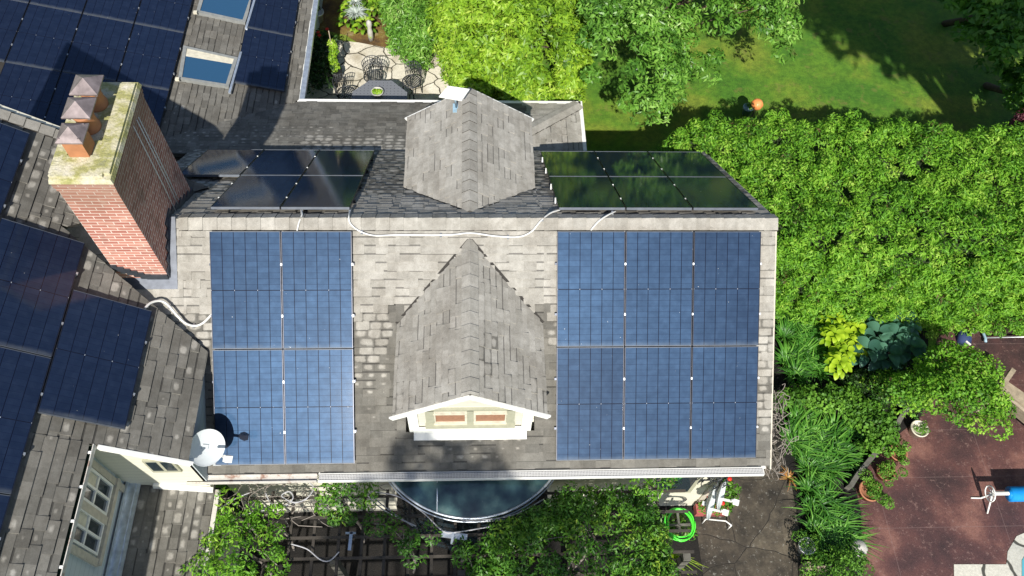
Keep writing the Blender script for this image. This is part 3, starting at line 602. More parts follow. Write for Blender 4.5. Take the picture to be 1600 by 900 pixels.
mb = MB(); mb.box((-4.9, -5.85, (GZ-2.95)/2), (1.0, 5.2, GZ*-1-2.95)); hp(mb, 'wall', 'cream', label='wall below the lower side roof')
# gable wall under the wing's south verge
mb = MB(); yg = -3.30
mb.hexa([(-5.55, yg, -2.45), (-4.32, yg, -2.75), (-4.32, yg+.1, -2.75), (-5.55, yg+.1, -2.45)], [(-5.55, yg, gE(-5.55)-.09), (-4.32, yg, gE(-4.32)-.09), (-4.32, yg+.1, gE(-4.32)-.09), (-5.55, yg+.1, gE(-5.55)-.09)])
hp(mb, 'wall', 'cream', label='cream gable wall under the wing verge')
mb = MB(); mb.hexa([(-4.36, -3.3, -2.5), (-4.30, -3.3, -2.5), (-4.30, -1.6, -1.5), (-4.36, -1.6, -1.5)], [(-4.36, -3.3, gE(-4.3)-.08), (-4.30, -3.3, gE(-4.3)-.08), (-4.30, -1.6, gE(-4.3)-.08), (-4.36, -1.6, gE(-4.3)-.08)]); hp(mb, 'wall', 'greywall', label='narrow shaded side wall beside the front slope')
mb = MB(); mb.beam((-5.22, -3.415, gE(-5.22)-.06), (-4.19, -3.415, gE(-4.19)-.06), .03, .14); mb.beam((-5.2, -3.36, gE(-5.2)-.11), (-4.19, -3.36, gE(-4.19)-.11), .10, .02)
hp(mb, 'fascia', 'white', label='white verge board of the wing'); mb = MB(); mb.beam((-5.15, -3.325, -2.43), (-4.30, -3.335, -2.66), .05, .15); hp(mb, 'wall_foot_board', 'white')
mb = MB(); mb.box((-4.72, yg-.015, -1.52), (.42, .04, .50)); f = hp(mb, 'window', 'trim'); mb = MB(); mb.box((-4.82, yg-.038, -1.50), (.15, .006, .36)); mb.box((-4.62, yg-.038, -1.50), (.15, .006, .36)); hp(mb, 'pane', 'glass', f)
# main walls, front gutter, right rake
mb = MB(); mb.box((-.15, 0, (GZ-2.5)/2), (8.4, 5.96, -GZ-2.5)); hp(mb, 'wall', 'cream', label='cream main walls')
mb = MB(); mb.hexa([(-4.3, -2.95, -2.5), (4.05, -2.95, -2.5), (4.05, 2.95, -2.5), (-4.3, 2.95, -2.5)], [(-4.3, -.02, -.13), (4.05, -.02, -.13), (4.05, .02, -.13), (-4.3, .02, -.13)]); hp(mb, 'gable_wall', 'cream')
mb = MB(); mb.box((0.0, -3.08, -2.40), (9.0, .24, .02)); hp(mb, 'soffit', 'white')
mb = MB()
for s_ in (-1, 1): mb = MB(); mb.beam((4.535, 0, -.085), (4.535, s_*3.21, -.085-3.21*TN), .025+.002*s_, .13); hp(mb, 'fascia', 'beige')
gy = -3.205; gz = -EW*TN-.03
mb = MB(); mb.box((.9, gy-.012, gz-.035), (7.02, .014, .07)); mb.box((.9, gy-.125, gz-.03), (7.02, .016, .08)); mb.box((.9, gy-.07, gz-.065), (7.02, .10, .01)); mb.box((.9, gy-.07, gz-.004), (7.0, .09, .006), mi=1); mb.box((4.41, gy-.07, gz-.03), (.014, .13, .08))
hp(mb, 'gutter', ['white', 'grate'], label='long white gutter with a mesh guard along the front eave')
mb = MB(); mb.box((-3.62, gy-.012, gz-.035), (1.98, .014, .07)); mb.box((-3.62, gy-.125, gz-.03), (1.98, .016, .08)); mb.box((-3.62, gy-.07, gz-.03), (1.98, .10, .01)); hp(mb, 'gutter', ['rust'], label='weathered left end of the front gutter')
# front wall window + corner trim
mb = MB(); mb.box((3.28, -2.99, -3.6), (.9, .05, 1.3)); f = hp(mb, 'window', 'trim', label='dark framed ground floor window beside the vines'); mb = MB(); mb.box((3.28, -3.018, -3.6), (.74, .012, 1.14)); hp(mb, 'pane', 'glass', f)
mb = MB(); mb.box((4.055, -2.985, -3.9), (.10, .05, 2.6)); hp(mb, 'corner_board', 'beige')
# semicircular glass bay under the front eave
bc = Vector((-.23, -2.16, -2.80)); BR = 1.65
th0, th1 = math.radians(214), math.radians(326)
arc = [Vector((bc.x+BR*math.cos(th0+(th1-th0)*i/40), bc.y+BR*math.sin(th0+(th1-th0)*i/40), bc.z)) for i in range(41)]
mb = MB(); ctr = Vector((bc.x, -2.95, bc.z+.22)); vs_ = [ctr]+[a.copy() for a in arc]; mid = [ctr.lerp(a, .6)+Vector((0, 0, .04)) for a in arc]
vs_ = [ctr]+mid+arc; fs = [(0, i+1, i+2) for i in range(40)]+[(i+1, i+42, i+43, i+2) for i in range(40)]; mb.mesh(vs_, fs)
bay = hp(mb, 'glass_bay_roof', 'bay', label='curved glass roof of the bay below the gutter')
mb = MB(); mb.tube(arc, .022, 8); mb.tube([a+Vector((0, 0, -.10))*1 + (a-bc).normalized()*.03 for a in arc], .014, 8); mb.tube([arc[13]+Vector((0, 0, .02)), Vector((arc[13].x, -3.0, -2.62))], .012, 6); hp(mb, 'rim', 'flashw', bay)
mb = MB()
for i in range(40): mb.face([arc[i]-Vector((0, 0, .03)), arc[i+1]-Vector((0, 0, .03)), arc[i+1]-Vector((0, 0, 2.3)), arc[i]-Vector((0, 0, 2.3))])
hp(mb, 'bay_glazing', 'glass', bay)

def dormer(ys, ridge_y0, label, sgn, dark):
    """ys: y of the outer verge, ridge_y0: y where ridge meets the main slope; sgn -1 front, +1 back"""
    ee = (DZ-DS*DH)/TN*(-sgn)*-1
    ye = sgn*abs(dE/TN); L = math.hypot(DH, DS*DH)
    fy = ys - sgn*.14                                   # wall face
    mb = MB(); mb.hexa([(DX-.93, sgn*1.0, -1.9), (DX+.93, sgn*1.0, -1.9), (DX+.93, fy, -2.0), (DX-.93, fy, -2.0)] if sgn > 0 else [(DX-.93, fy, -2.05), (DX+.93, fy, -2.05), (DX+.93, -1.0, -1.9), (DX-.93, -1.0, -1.9)],
        [(DX-.93, sgn*1.0, dE-.0), (DX+.93, sgn*1.0, dE-.0), (DX+.93, fy, dE-.0), (DX-.93, fy, dE-.0)] if sgn > 0 else [(DX-.93, fy, dE), (DX+.93, fy, dE), (DX+.93, -1.0, dE), (DX-.93, -1.0, dE)])
    t = .05
    mb.hexa([(DX-.93, fy, dE), (DX+.93, fy, dE), (DX+.93, sgn*1.0, dE), (DX-.93, sgn*1.0, dE)], [(DX-.02, fy, DZ-.09), (DX+.02, fy, DZ-.09), (DX+.02, sgn*1.0, DZ-.09), (DX-.02, sgn*1.0, DZ-.09)])
    d = hp(mb, 'dormer', 'dormer_w', label=label)
    for s in (-1, 1):
        O = (DX, 0, DZ); ev = Vector((s*DH, 0, -DS*DH)).normalized()
        poly = [(sgn*abs(ridge_y0), 0), (ys, 0), (ys, L), (ye, L)]
        shingles('roof_slope', d, O, (0, 1, 0), ev, [poly], dark, row=.115, tab=.215, rj=.55, seed=20+s+sgn*5, th=.05)
    mb = MB(); a = (DX, ys+.0*sgn, DZ+.012); b = (DX, sgn*abs(ridge_y0), DZ+.012)
    caps(mb, b, a, Vector((-DH, 0, -DS*DH)).normalized(), Vector((DH, 0, -DS*DH)).normalized(), .15, .21, 30+sgn, .97); hp(mb, 'ridge_cap', ['shingle', 'shedge'], d)
    mb = MB()
    for s in (-1, 1): mb = MB(); mb.beam((DX-s*.01, ys+sgn*.012, DZ-.05), (DX+s*(DH+.03), ys+sgn*.012, DZ-.05-DS*(DH+.03)), .028+.002*s, .095+.002*s); hp(mb, 'fascia', 'white', d)
    return d, fy
fd, fy = dormer(-2.83, yv0, 'front dormer with white gable, twin windows and amber blinds', -1, lambda u, v: .93 if u > -1.9 else .83)
bd, _ = dormer(2.93, yv0, 'back dormer seen from above with a pale gabled roof', 1, lambda u, v: .96)
# front dormer windows
mb = MB()
for x in (-.60, 0, .60): mb.box((DX+x, fy-.02, -1.27), (.13 if x else .10, .05, .56))
mb.box((DX, fy-.02, -.985), (1.3, .05, .05)); mb.box((DX, fy-.035, -1.56), (1.36, .10, .05)); hp(mb, 'window_casing', 'trim', fd)
for x in (-.30, .30):
    mb = MB(); mb.box((DX+x, fy-.018, -1.04), (.50, .035, .035)); mb.box((DX+x, fy-.024, -1.13), (.50, .045, .035)); mb.box((DX+x, fy-.024, -1.50), (.50, .045, .07)); mb.box((DX+x, fy-.018, -1.10), (.03, .03, .10))
    for s in (-.235, .235): mb.box((DX+x+s, fy-.02, -1.27), (.035, .04, .5))
    hp(mb, 'window_frame', 'cream_pot', fd)
    mb = MB(); mb.box((DX+x, fy-.006, -1.28), (.46, .01, .46)); hp(mb, 'pane', 'glass', fd)
    mb = MB(); mb.box((DX+x, fy-.014, -1.31), (.43, .006, .34)); hp(mb, 'blind', 'shade', fd)
mb = MB(); mb.box((DX, fy-.05, -1.72), (1.74, .05, .12)); mb.beam((DX-.87, fy-.10, -1.83), (DX+.87, fy-.10, -1.83), .14, .03, up=(0, -.4, 1)); hp(mb, 'sill_flashing', 'white', fd)
mb = MB()
for s in (-1, 1): mb = MB(); mb.box((DX+s*.86, fy-.018, -1.40), (.15, .04, .86)); hp(mb, 'corner_board', 'white', fd)
# valley flashings in dark lead
mb = MB()
for s in (-1, 1): mb.beam((DX+s*.02, yv0-.0, DZ+.012), (DX+s*(DH+.01), yv1, dE+.012), .05, .006, up=(0, -SN, CS)); mb.beam((DX+s*.02, -yv0, DZ+.012), (DX+s*(DH+.01), -yv1, dE+.012), .05, .006, up=(0, SN, CS))
hp(mb, 'valley', 'shedge')

# chimney
cx0, cx1, cy0, cy1, ct = -5.51, -4.78, -.74, .92, 1.80
mb = MB(); zb = -1.6
def br(pts, u0): 
    a, b, c, d = [Vector(p) for p in pts]; w_ = (b-a).length; mb.face(pts, [(u0, a.z+5), (u0+w_, b.z+5), (u0+w_, c.z+5), (u0, d.z+5)]); return u0+w_
u = br([(cx0, cy0, zb), (cx1, cy0, zb), (cx1, cy0, ct), (cx0, cy0, ct)], 0); u = br([(cx1, cy0, zb), (cx1, cy1+.1, zb), (cx1, cy1, ct), (cx1, cy0, ct)], u); u = br([(cx1, cy1+.1, zb), (cx0, cy1+.1, zb), (cx0, cy1, ct), (cx1, cy1, ct)], u); br([(cx0, cy1+.1, zb), (cx0, cy0, zb), (cx0, cy0, ct), (cx0, cy1, ct)], u)
# corbel courses
for z_, o_ in ((ct-.10, .022), (ct-.17, .012)):
    q = [(cx0-o_, cy0-o_), (cx1+o_, cy0-o_), (cx1+o_, cy1+o_), (cx0-o_, cy1+o_)]; u = 0
    for i in range(4):
        a, b = q[i], q[(i+1) % 4]; u = br([(*a, z_), (*b, z_), (*b, z_+.066), (*a, z_+.066)], u+.03)
    mb.face([(*p, z_+.066) for p in q]); mb.face([(*p, z_) for p in q][::-1])
ch = hp(mb, 'chimney', 'brick', label='tall red brick chimney with a mossy top and three clay pots')
mb = MB(); q = .035; h = .10
o4 = [(cx0-q, cy0-q), (cx1+q, cy0-q), (cx1+q, cy1+q), (cx0-q, cy1+q)]; i4 = [(cx0+.10, cy0+.10), (cx1-.12, cy0+.10), (cx1-.12, cy1-.06), (cx0+.10, cy1-.06)]
R = random.Random(4)
mb.hexa([(*p, ct) for p in o4], [(p[0]+(.02 if p[0] < -5.2 else -.02), p[1]+(.02 if p[1] < 0 else -.02), ct+.07) for p in o4])
mb.hexa([(*p, ct+.07) for p in i4], [(*p, ct+.085) for p in i4]); mb.box((cx0+.06, .1, ct+.09), (.16, 1.55, .04)); mb.box((cx1-.10, .1, ct+.09), (.20, 1.55, .04)); mb.box((-5.19, cy0+.18, ct+.088), (.66, .34, .05))
hp(mb, 'chimney_crown', 'mossy', ch)
for k, y in enumerate((-.30, .10, .50)):
    c = Vector((-5.20, y, ct+.085)); mb = MB()
    mb.lathe([(.14, 0), (.145, .05), (.13, .07), (.12, .22), (.135, .25), (.135, .28), (.105, .28), (.10, .1)], c, 20) if k else mb.box(c+Vector((0, 0, .14)), (.25, .25, .26))
    pot = hp(mb, 'chimney_pot', 'terral', ch)
    mb = MB(); z0 = c.z+(.37 if k else .34); s = .178 if k else .168
    apex = Vector((c.x, c.y, z0+.12)); cr = [Vector((c.x-s, c.y-s, z0)), Vector((c.x+s, c.y-s, z0)), Vector((c.x+s, c.y+s, z0)), Vector((c.x-s, c.y+s, z0))]
    for i in range(4): mb.face([cr[i], cr[(i+1) % 4], apex])
    mb.hexa([p-Vector((0, 0, .02)) for p in cr], cr)
    for sx in (-1, 1):
        for sy in (-1, 1): mb.box((c.x+sx*.12, c.y+sy*.12, c.z+.33), (.03, .012, .10))
    mb.box((c.x, c.y, c.z+.31), (.25, .25, .03)); hp(mb, 'rain_cap', 'steelcap', ch)
mb = MB(); 
for x in (cx1+.012,):
    pts = [(cy0, -.56), (-.2, -.14), (0, -.05), (.3, -.25), (.9, -.70), (1.02, -.78)]
    for i in range(12):
        y0 = cy0+i*(cy1+.1-cy0)/12; y1 = y0+(cy1+.1-cy0)/12; zz = -abs((y0+y1)/2)*TN; mb.box((x, (y0+y1)/2, zz-.02), (.02, y1-y0, .30))
n_ = 9
for i in range(n_): x = cx0+(cx1-cx0)*(i+.5)/n_; mb.box((x, cy0-.012, cy0*TN+.05+max(0, (gE(x)-cy0*TN))*.9), ((cx1-cx0)/n_, .02, .16))
mb.slab([(cx0-.02, cy0-.14, (cy0-.14)*TN+.03), (cx1+.12, cy0-.14, (cy0-.14)*TN+.03), (cx1+.12, cy0, cy0*TN+.03), (cx0-.02, cy0, cy0*TN+.03)], nF, .01)
mb.slab([(cx1, cy0, cy0*TN+.03), (cx1+.12, cy0, cy0*TN+.03), (cx1+.12, 0, .05), (cx1, 0, .05)], nF, .01)
hp(mb, 'flashing', 'lead', ch, label='dark stepped lead flashing')
mb = MB()
for y in (.30, .45, .52): mb.tube([(cx1+.02, y, ct-.1-.3*(y-.3)), (cx1+.02, y-.02, .4), (cx1+.02, y-.05, -.15)], .008, 5)
hp(mb, 'cable', 'conduit', ch)

# skylights
def skylight(c4, label):
    p = [onN(*q, .09) for q in c4]; mb = MB()
    cen = sum(p, Vector())/4; inn = [cen+(q-cen)*.90 for q in p]; out = [cen+(q-cen)*1.04 for q in p]
    for i in range(4):
        j = (i+1) % 4; mb.hexa([q-nN*.12 for q in (out[i], out[j], inn[j], inn[i])], [out[i], out[j], inn[j], inn[i]])
    o = hp(mb, 'skylight', 'skyframe', label=label); mb = MB(); mb.face([q-nN*.02 for q in inn]); 
    hp(mb, 'pane', 'skyglass', o); mb = MB(); a, b, c_, d = inn; mb.face([a-nN*.018, b-nN*.018, b.lerp(c_, .20)-nN*.018, a.lerp(d, .26)-nN*.018]); hp(mb, 'blind', 'cream_pot', o)
    mb = MB(); mb.beam(out[1]+Vector((.05, .15, 0)), out[2]+Vector((.05, -.2, 0)), .05, .05); hp(mb, 'flashing', 'flashw', o); mb = MB(); mb.box(out[3]+Vector((0, -.04, .02)), (.08, .07, .05)); hp(mb, 'hinge_cover', 'cream_pot', o)
skylight([(288, 72), (370, 90), (356, 134), (280, 122)], 'skylight with pale blind, nearer the chimney')
skylight([(322, -30), (398, -14), (382, 34), (308, 18)], 'skylight cut by the top of the picture')

# ------------------------------------------------------------------ solar panels
PW, PH = 1.045, 1.772
def panel_proto():
    r = thing('solar_panel', '', 'solar panel'); t = .04; w_, h_ = PW, PH; fw = .008
    mb = MB()
    for x in (fw/2, w_-fw/2): mb.box((x, -h_/2, -t/2), (fw, h_, t))
    for y in (-fw/2, -h_+fw/2): mb.box((w_/2, y, -t/2), (w_-2*fw, fw, t), mi=1)
    f = mb.build('frame', ['frame', 'frame_lt'], r, False)
    mb = MB(); z = -.004; mb.face([(fw, -h_+fw, z), (w_-fw, -h_+fw, z), (w_-fw, -fw, z), (fw, -fw, z)], [(0, 1), (1, 1), (1, 0), (0, 0)]); mb.face([(fw, -fw, -.03), (w_-fw, -fw, -.03), (w_-fw, -h_+fw, -.03), (fw, -h_+fw, -.03)], mi=1)
    mb.build('glass', ['cell', 'black'], r, False)
    for y in (-.28*h_, -.72*h_):
        mb = MB(); mb.box((w_+.008, y, .0), (.024, .03, .012)); mb.box((w_+.008, y, -.05), (.022, .04, .08)); mb.build('clamp', 'alu', r, False)
        mb = MB(); mb.box((w_/2, y, -.07), (w_+.06, .035, .04)); mb.build('rail', 'frame', r, False)
    return r
PP = panel_proto(); first = [True]
ORD = ['leftmost', 'second from the left', 'third from the left', 'rightmost']
def panel(O, ex, ey, label, group, sx=1., sy=1.):
    o = PP if first[0] else copy_tree(PP); first[0] = False
    ex = Vector(ex).normalized(); ey = Vector(ey).normalized(); ez = ex.cross(ey)
    m = Matrix((ex, ey, ez)).transposed().to_4x4(); m.translation = Vector(O); o.matrix_basis = m @ Matrix.Diagonal((sx, sy, 1, 1))
    o['label'] = label; o['group'] = group; return o
hP = .12; GX = 1.06; GY = 1.7886
def arr(nx, ny, x0, u0, front, nm, grp, skip=()):
    for j in range(ny):
        for i in range(nx):
            if (i, j) in skip: continue
            rowv = ('upper', 'lower')[j] if front else ('near', 'far')[j]
            pos = {2: ('left', 'right'), 3: ('left', 'middle', 'right')}[nx][i]
            u = u0+j*GY
            if front: O = Vector((x0+i*GX, -u*CS, -u*SN))+nF*hP; ex, ey = (1, 0, 0), (0, CS, SN)
            else:     O = Vector((x0+i*GX, (u+PH)*CS, -(u+PH)*SN))+nB*hP; ex, ey = (1, 0, 0), (0, CS, -SN)
            lab = f'{"blue" if front else "black mirror-like"} solar panel, {pos} one of the {rowv} row {nm}'
            panel(O, ex, ey, lab, grp)
arr(2, 2, -4.139, .191, True, 'left of the front dormer', 'solar panels left of the front dormer')
arr(3, 2, 1.0867, .191, True, 'right of the front dormer', 'solar panels right of the front dormer')
# back arrays: panel local origin at top-left, extends -ey; ey for back slope points up-slope => use ex=-x
def arrB(nx, x0, nm, grp, skip):
    for j in range(2):
        for i in range(nx):
            if (i, j) in skip: continue
            u = .2065+j*GY; pos = ('left', 'middle', 'right')[i]; rowv = ('near', 'far')[j]
            O = Vector((x0+i*GX+PW, u*CS, -u*SN))+nB*hP
            panel(O, (-1, 0, 0), (0, -CS, SN), f'black mirror-like solar panel, {pos} one of the {rowv} row {nm}', grp)
arrB(3, 1.1385, 'right of the back dormer', 'solar panels right of the back dormer', ())
arrB(3, -5.26, 'between chimney and back dormer', 'solar panels between the chimney and the back dormer', ((0, 0),))
# wing E array
kE = 1.035; SE, LE = 1.06*kE, 1.7886*kE; OE = Vector((-4.903, -1.316, -.502)); exE = Vector((CS, 0, -SN)); v0 = .778
spotsE = [(-1, 0, 'nearest the main roof, on the right side'), (-2, v0, 'whose top edge is just left of the chimney foot'), (-2, v0-LE, 'in the middle of the lower left edge'), (-2, v0-2*LE, 'in the bottom left corner of the photo'), (-3, 2.30, 'just below the pale verge caps at the left edge'), (-3, 2.30-LE, 'on the far left, mostly out of the photo')]
for (i, v, t) in spotsE:
    panel(OE+exE*(i*SE)+Vector((0, v, 0)), exE, (0, 1, 0), 'dark navy solar panel '+t, 'solar panels on the left wing slope', kE, kE)
# wing N array
kN = .967; SNp, LNp = 1.06*kN, 1.7886*kN; ON = Vector((-9.491, 6.884, -1.811)); exN = Vector((math.cos(aN), 0, -math.sin(aN)))
rw = ['one cut by the photo edge', 'one in the middle row', 'one in the row behind the chimney']
for j, v in enumerate((LNp, 0, -LNp)):
    for i in range(-1, 3):
        if j == 2 and i == -1: continue
        pos = ['far left', 'second from left', 'second from right', 'right'][i+1]
        panel(ON+exN*(i*SNp)+Vector((0, v, 0)), exN, (0, 1, 0), f'dark solar panel, {pos} {rw[j]}, top left array', 'solar panels of the top left array', kN, kN)
for j, t in enumerate(('lower one with a chimney shadow on its end', 'upper one cut by the top of the photo')):
    p0 = Vector((-5.36, 5.70+(j+1)*LNp, NZ0+TNN*5.36))+nN*.1
    panel(p0, exN, (0, 1, 0), f'dark solar panel right of the skylights, {t}', 'solar panels between skylights and courtyard gutter', kN*1.04, kN)

# ------------------------------------------------------------------ conduits on the roof
def roofpt(px, py, h=.045):
    p = onF(px, py, h)
    if p.y > 0: p = onB(px, py, h)
    return p
def smooth(pts, k=6):
    P_ = [Vector(p) for p in pts]; P_ = [P_[0]]+P_+[P_[-1]]; out = []
    for i in range(1, len(P_)-2):
        for j in range(k):
            t = j/k; a, b, c, d = P_[i-1:i+3]; out.append(.5*((2*b)+(c-a)*t+(2*a-5*b+4*c-d)*t*t+(3*b-a-3*c+d)*t**3))
    return out+[P_[-2]]
def conduit(pts, r, label, name='conduit_pipe', mat='conduit', cat='conduit', f=roofpt, group='white conduits on the roof'):
    pp_ = smooth([f(*q) for q in pts]); mb = MB(); mb.tube(pp_, r, 8); o = tag(mb.build(name, mat), label, cat, group)
    for k in range(3, len(pp_)-1, 16): mb = MB(); mb.box(pp_[k]-Vector((0, 0, .008)), (.03, .07, .022)); mb.build('clip', 'alu', o)
    return o
conduit([(548, 326), (545, 338), (548, 350), (562, 361), (585, 368), (620, 367), (700, 367), (735, 364), (775, 369), (810, 370), (830, 362), (845, 345), (860, 333), (875, 328)], .0135, 'long white conduit running under the ridge above the front dormer')
conduit([(470, 328), (472, 335), (467, 348), (464, 362)], .0135, 'short white conduit crossing the ridge on the left')
conduit([(962, 330), (950, 336), (935, 346), (923, 360)], .0135, 'short white conduit crossing the ridge on the right')
def fE(px, py):
    a = onE(px, py, .05); b = onF(px, py, .05); return a if (a-CP).length < (b-CP).length else b
conduit([(226, 482), (236, 473), (250, 470), (262, 476), (276, 492), (290, 505), (305, 509), (318, 504), (332, 490)], .019, 'curved white conduit joining the wing panels to the front panels', f=fE)

# satellite dishes
def dish(loc, c_off, label, R0=.26, nrm=(.85, -.40, .30), mastbase=(0, 0, 0), boff=None):
    r = thing('satellite_dish', label, 'satellite dish', loc, group='satellite dishes')
    n = Vector(nrm).normalized(); q = Vector((0, 0, 1)).rotation_difference(n).to_matrix(); c = Vector(c_off)
    prof = [(R0*k/8, .075*(k/8)**2) for k in range(0, 9)]; prof[0] = (.001, 0)
    mb = MB(); mb.lathe(prof+[(R0+.004, .08), (R0+.004, .072)]+[(a, b-.012) for a, b in prof[::-1]], c, 36, rot=q); mb.build('reflector', 'dish', r, False)
    dn = Vector((0, 0, -1)); dn = (dn-n*dn.dot(n)).normalized()
    a = c+dn*R0*.75; b = c+n*.30+dn*R0*.45
    if boff: b = c+Vector(boff); a = c+(b-c)*.45-n*.03
    mb = MB(); mb.beam(a, b, .035, .03); mb.build('feed_arm', 'white', r, False)
    mb = MB(); mb.box(b+n*.02, (.10, .10, .09), q); mb.tube([b+n*.02, b-n*.06+dn*-.03], .03, 10); mb.build('receiver_head', 'white', r, False)
    mb = MB(); m = Vector(mastbase); k = c-n*.03; mb.tube([m, Vector((m.x, m.y, k.z-.1)), k], .02, 8); mb.box(m, (.12, .12, .012)); mb.box(k, (.09, .07, .1), q); mb.build('mast', 'dish', r, False)
    return r
dl = Vector((-4.14, -3.05, 0)); dl.z = dl.y*TN
cc = at(320, 698, -1.44); dish(dl, cc-dl, 'round grey satellite dish on the lower left corner of the front roof', .27, (.62, -.42, .62), boff=(.38, -.22, .10))

# flat internet antenna on the back dormer
q4 = [at(686, 150, .35), at(722, 156, .30), at(734, 139, .30), at(700, 134, .35)]
st = thing('flat_antenna', 'flat white rectangular antenna on a mast at the tip of the back dormer', 'antenna', onp(713, 170, (DX, 0, DZ), Vector((-DS, 0, 1)).normalized()))
mb = MB(); nn = (q4[1]-q4[0]).cross(q4[3]-q4[0]).normalized(); mb.slab(q4, nn, .035); mb.build('panel', 'white', st); 
mb = MB(); cc = sum(q4, Vector())/4; mb.tube([cc-nn*.03, Vector(st.location)+Vector((0, 0, .04))], .018, 8); mb.box(Vector(st.location)+Vector((0, 0, .02)), (.12, .2, .012)); mb.build('mast', 'poolblue', st)

# ------------------------------------------------------------------ courtyard
tz = -4.47; tcn = Vector((-2.44, 6.78, GZ))
tb = thing('patio_table', 'dark octagonal cast metal table half hidden behind the lean-to gutter', 'table', tcn)
mb = MB(); oc = [Vector((.72*math.cos(math.radians(22.5+45*i)), .72*math.sin(math.radians(22.5+45*i)), .72)) for i in range(8)]; mb.slab(oc, (0, 0, 1), .03); mb.build('tabletop', 'lattice', tb, False)
for i in range(4):
    a = math.radians(45+90*i); mb = MB(); mb.tube([(.12*math.cos(a), .12*math.sin(a), .68), (.2*math.cos(a), .2*math.sin(a), .35), (.5*math.cos(a), .5*math.sin(a), 0)], .022, 8); mb.build('leg', 'iron', tb, False)
pt = thing('bowl_planter', 'small round planter of succulents in the middle of the dark table', 'planter', at(590, 147, tz+.01))
mb = MB(); mb.lathe([(.001, 0), (.10, .0), (.15, .08), (.15, .10), (.135, .10), (.12, .07), (.001, .07)]); mb.build('bowl', 'stone', pt, False)
p0 = Vector(pt.location); fuzz('succulents', [(p0.x+.03*i, p0.y, p0.z+.08) for i in (-2, 0, 2)], [.08]*3, 80, 'l_yel', pt, .05, .6)
def chair_proto():
    r = thing('garden_chair', '', 'chair', group='cast metal chairs around the courtyard table'); sr = .23
    mb = MB(); mb.tube([(sr*math.cos(t*.2618), sr*math.sin(t*.2618), .44) for t in range(25)], .014, 6)
    for k in range(-4, 5):
        h = math.sqrt(max(.001, sr*sr-(k*.05)**2)); mb.tube([(k*.05, -h, .44), (k*.05, h, .44)], .007, 5); mb.tube([(-h, k*.05, .44), (h, k*.05, .44)], .007, 5)
    mb.build('seat', 'iron', r, False)
    mb = MB(); A = [(.25*math.cos(a), .25*math.sin(a)) for a in [math.radians(20+i*14) for i in range(11)]]
    for z in (.56, .68, .80): mb.tube([(x*(1+(z-.44)*.25), y*(1+(z-.44)*.25), z+.08*math.sin(math.pi*i/10)) for i, (x, y) in enumerate(A)], .010, 6)
    for i, (x, y) in enumerate(A): mb.tube([(x, y, .44), (x*1.09, y*1.09, .80+.08*math.sin(math.pi*i/10))], .007, 5)
    for i in range(10): mb.tube([(A[i][0], A[i][1], .46), (A[i+1][0]*1.08, A[i+1][1]*1.08, .8)], .005, 4); mb.tube([(A[i+1][0], A[i+1][1], .46), (A[i][0]*1.08, A[i][1]*1.08, .8)], .005, 4)
    mb.build('backrest', 'iron', r, False)
    for i in range(4):
        a = math.radians(45+90*i); mb = MB(); mb.tube([(.2*math.cos(a), .2*math.sin(a), .44), (.25*math.cos(a), .25*math.sin(a), 0)], .014, 6); mb.build('leg', 'iron', r, False)
    return r
chp = chair_proto(); c2 = copy_tree(chp); c3 = copy_tree(chp)
for o, q, rz, t in ((chp, (583, 120), 0, 'lattice metal chair behind the dark table, left of its middle'), (c2, (643, 128), -.6, 'lattice metal chair at the right end of the dark table'), (c3, (541, 146), 1.2, 'lattice metal chair at the left end of the dark table, in half shade')):
    o.location = at(*q, GZ+.44); o.location.z = GZ+.015; o.rotation_euler = (0, 0, rz); o['label'] = t
def pot(q, r, h, mat, label, plant='l_mid', pr=.2, ph=.2, n=500, name='potted_plant', L=.06, z=GZ+.01, asp=.5, group=None):
    b = at(*q, z); o = thing(name, label, 'potted plant', b, group=group)
    mb = MB(); mb.lathe([(.001, .0), (r*.72, 0), (r*.95, h*.88), (r*1.06, h*.88), (r*1.06, h), (r*.93, h), (r*.88, h*.8), (.001, h*.8)]); mb.build('pot', mat, o, False)
    R = random.Random(int(q[0])); cs = [(b.x+R.gauss(0, pr*.5), b.y+R.gauss(0, pr*.5), b.z+h+ph*R.random()) for _ in range(9)]
    fuzz('foliage', cs, [pr*.5]*9, n//9, plant, o, L, asp); return o
pot((641, 90), .14, .26, 'cream_pot', 'small pale clay pot at the foot of the green bush by the flagstones', 'l_mid', .12, .1, 200)
sp = thing('staked_plant', 'narrow bright climbing plant on a stake in a black pot on the flagstones', 'plant', at(527, 122, GZ+.01)); b = Vector(sp.location)
mb = MB(); mb.lathe([(.001, 0), (.13, 0), (.16, .28), (.14, .28), (.001, .25)]); mb.build('pot', 'black', sp, False)
mb = MB(); mb.tube([(0, 0, .2), (.0, .06, 1.5)], .012, 6); mb.build('stake', 'woodlt', sp, False)
fuzz('foliage', [(b.x+random.gauss(0, .05), b.y+.02*i/3, b.z+.3+.09*i) for i in range(10)], [.11]*10, 70, 'l_yel', sp, .07, .5)
pot((498, 32), .17, .30, 'white', 'white pot in deep shade beside the courtyard gutter', 'l_dark', .12, .1, 150)
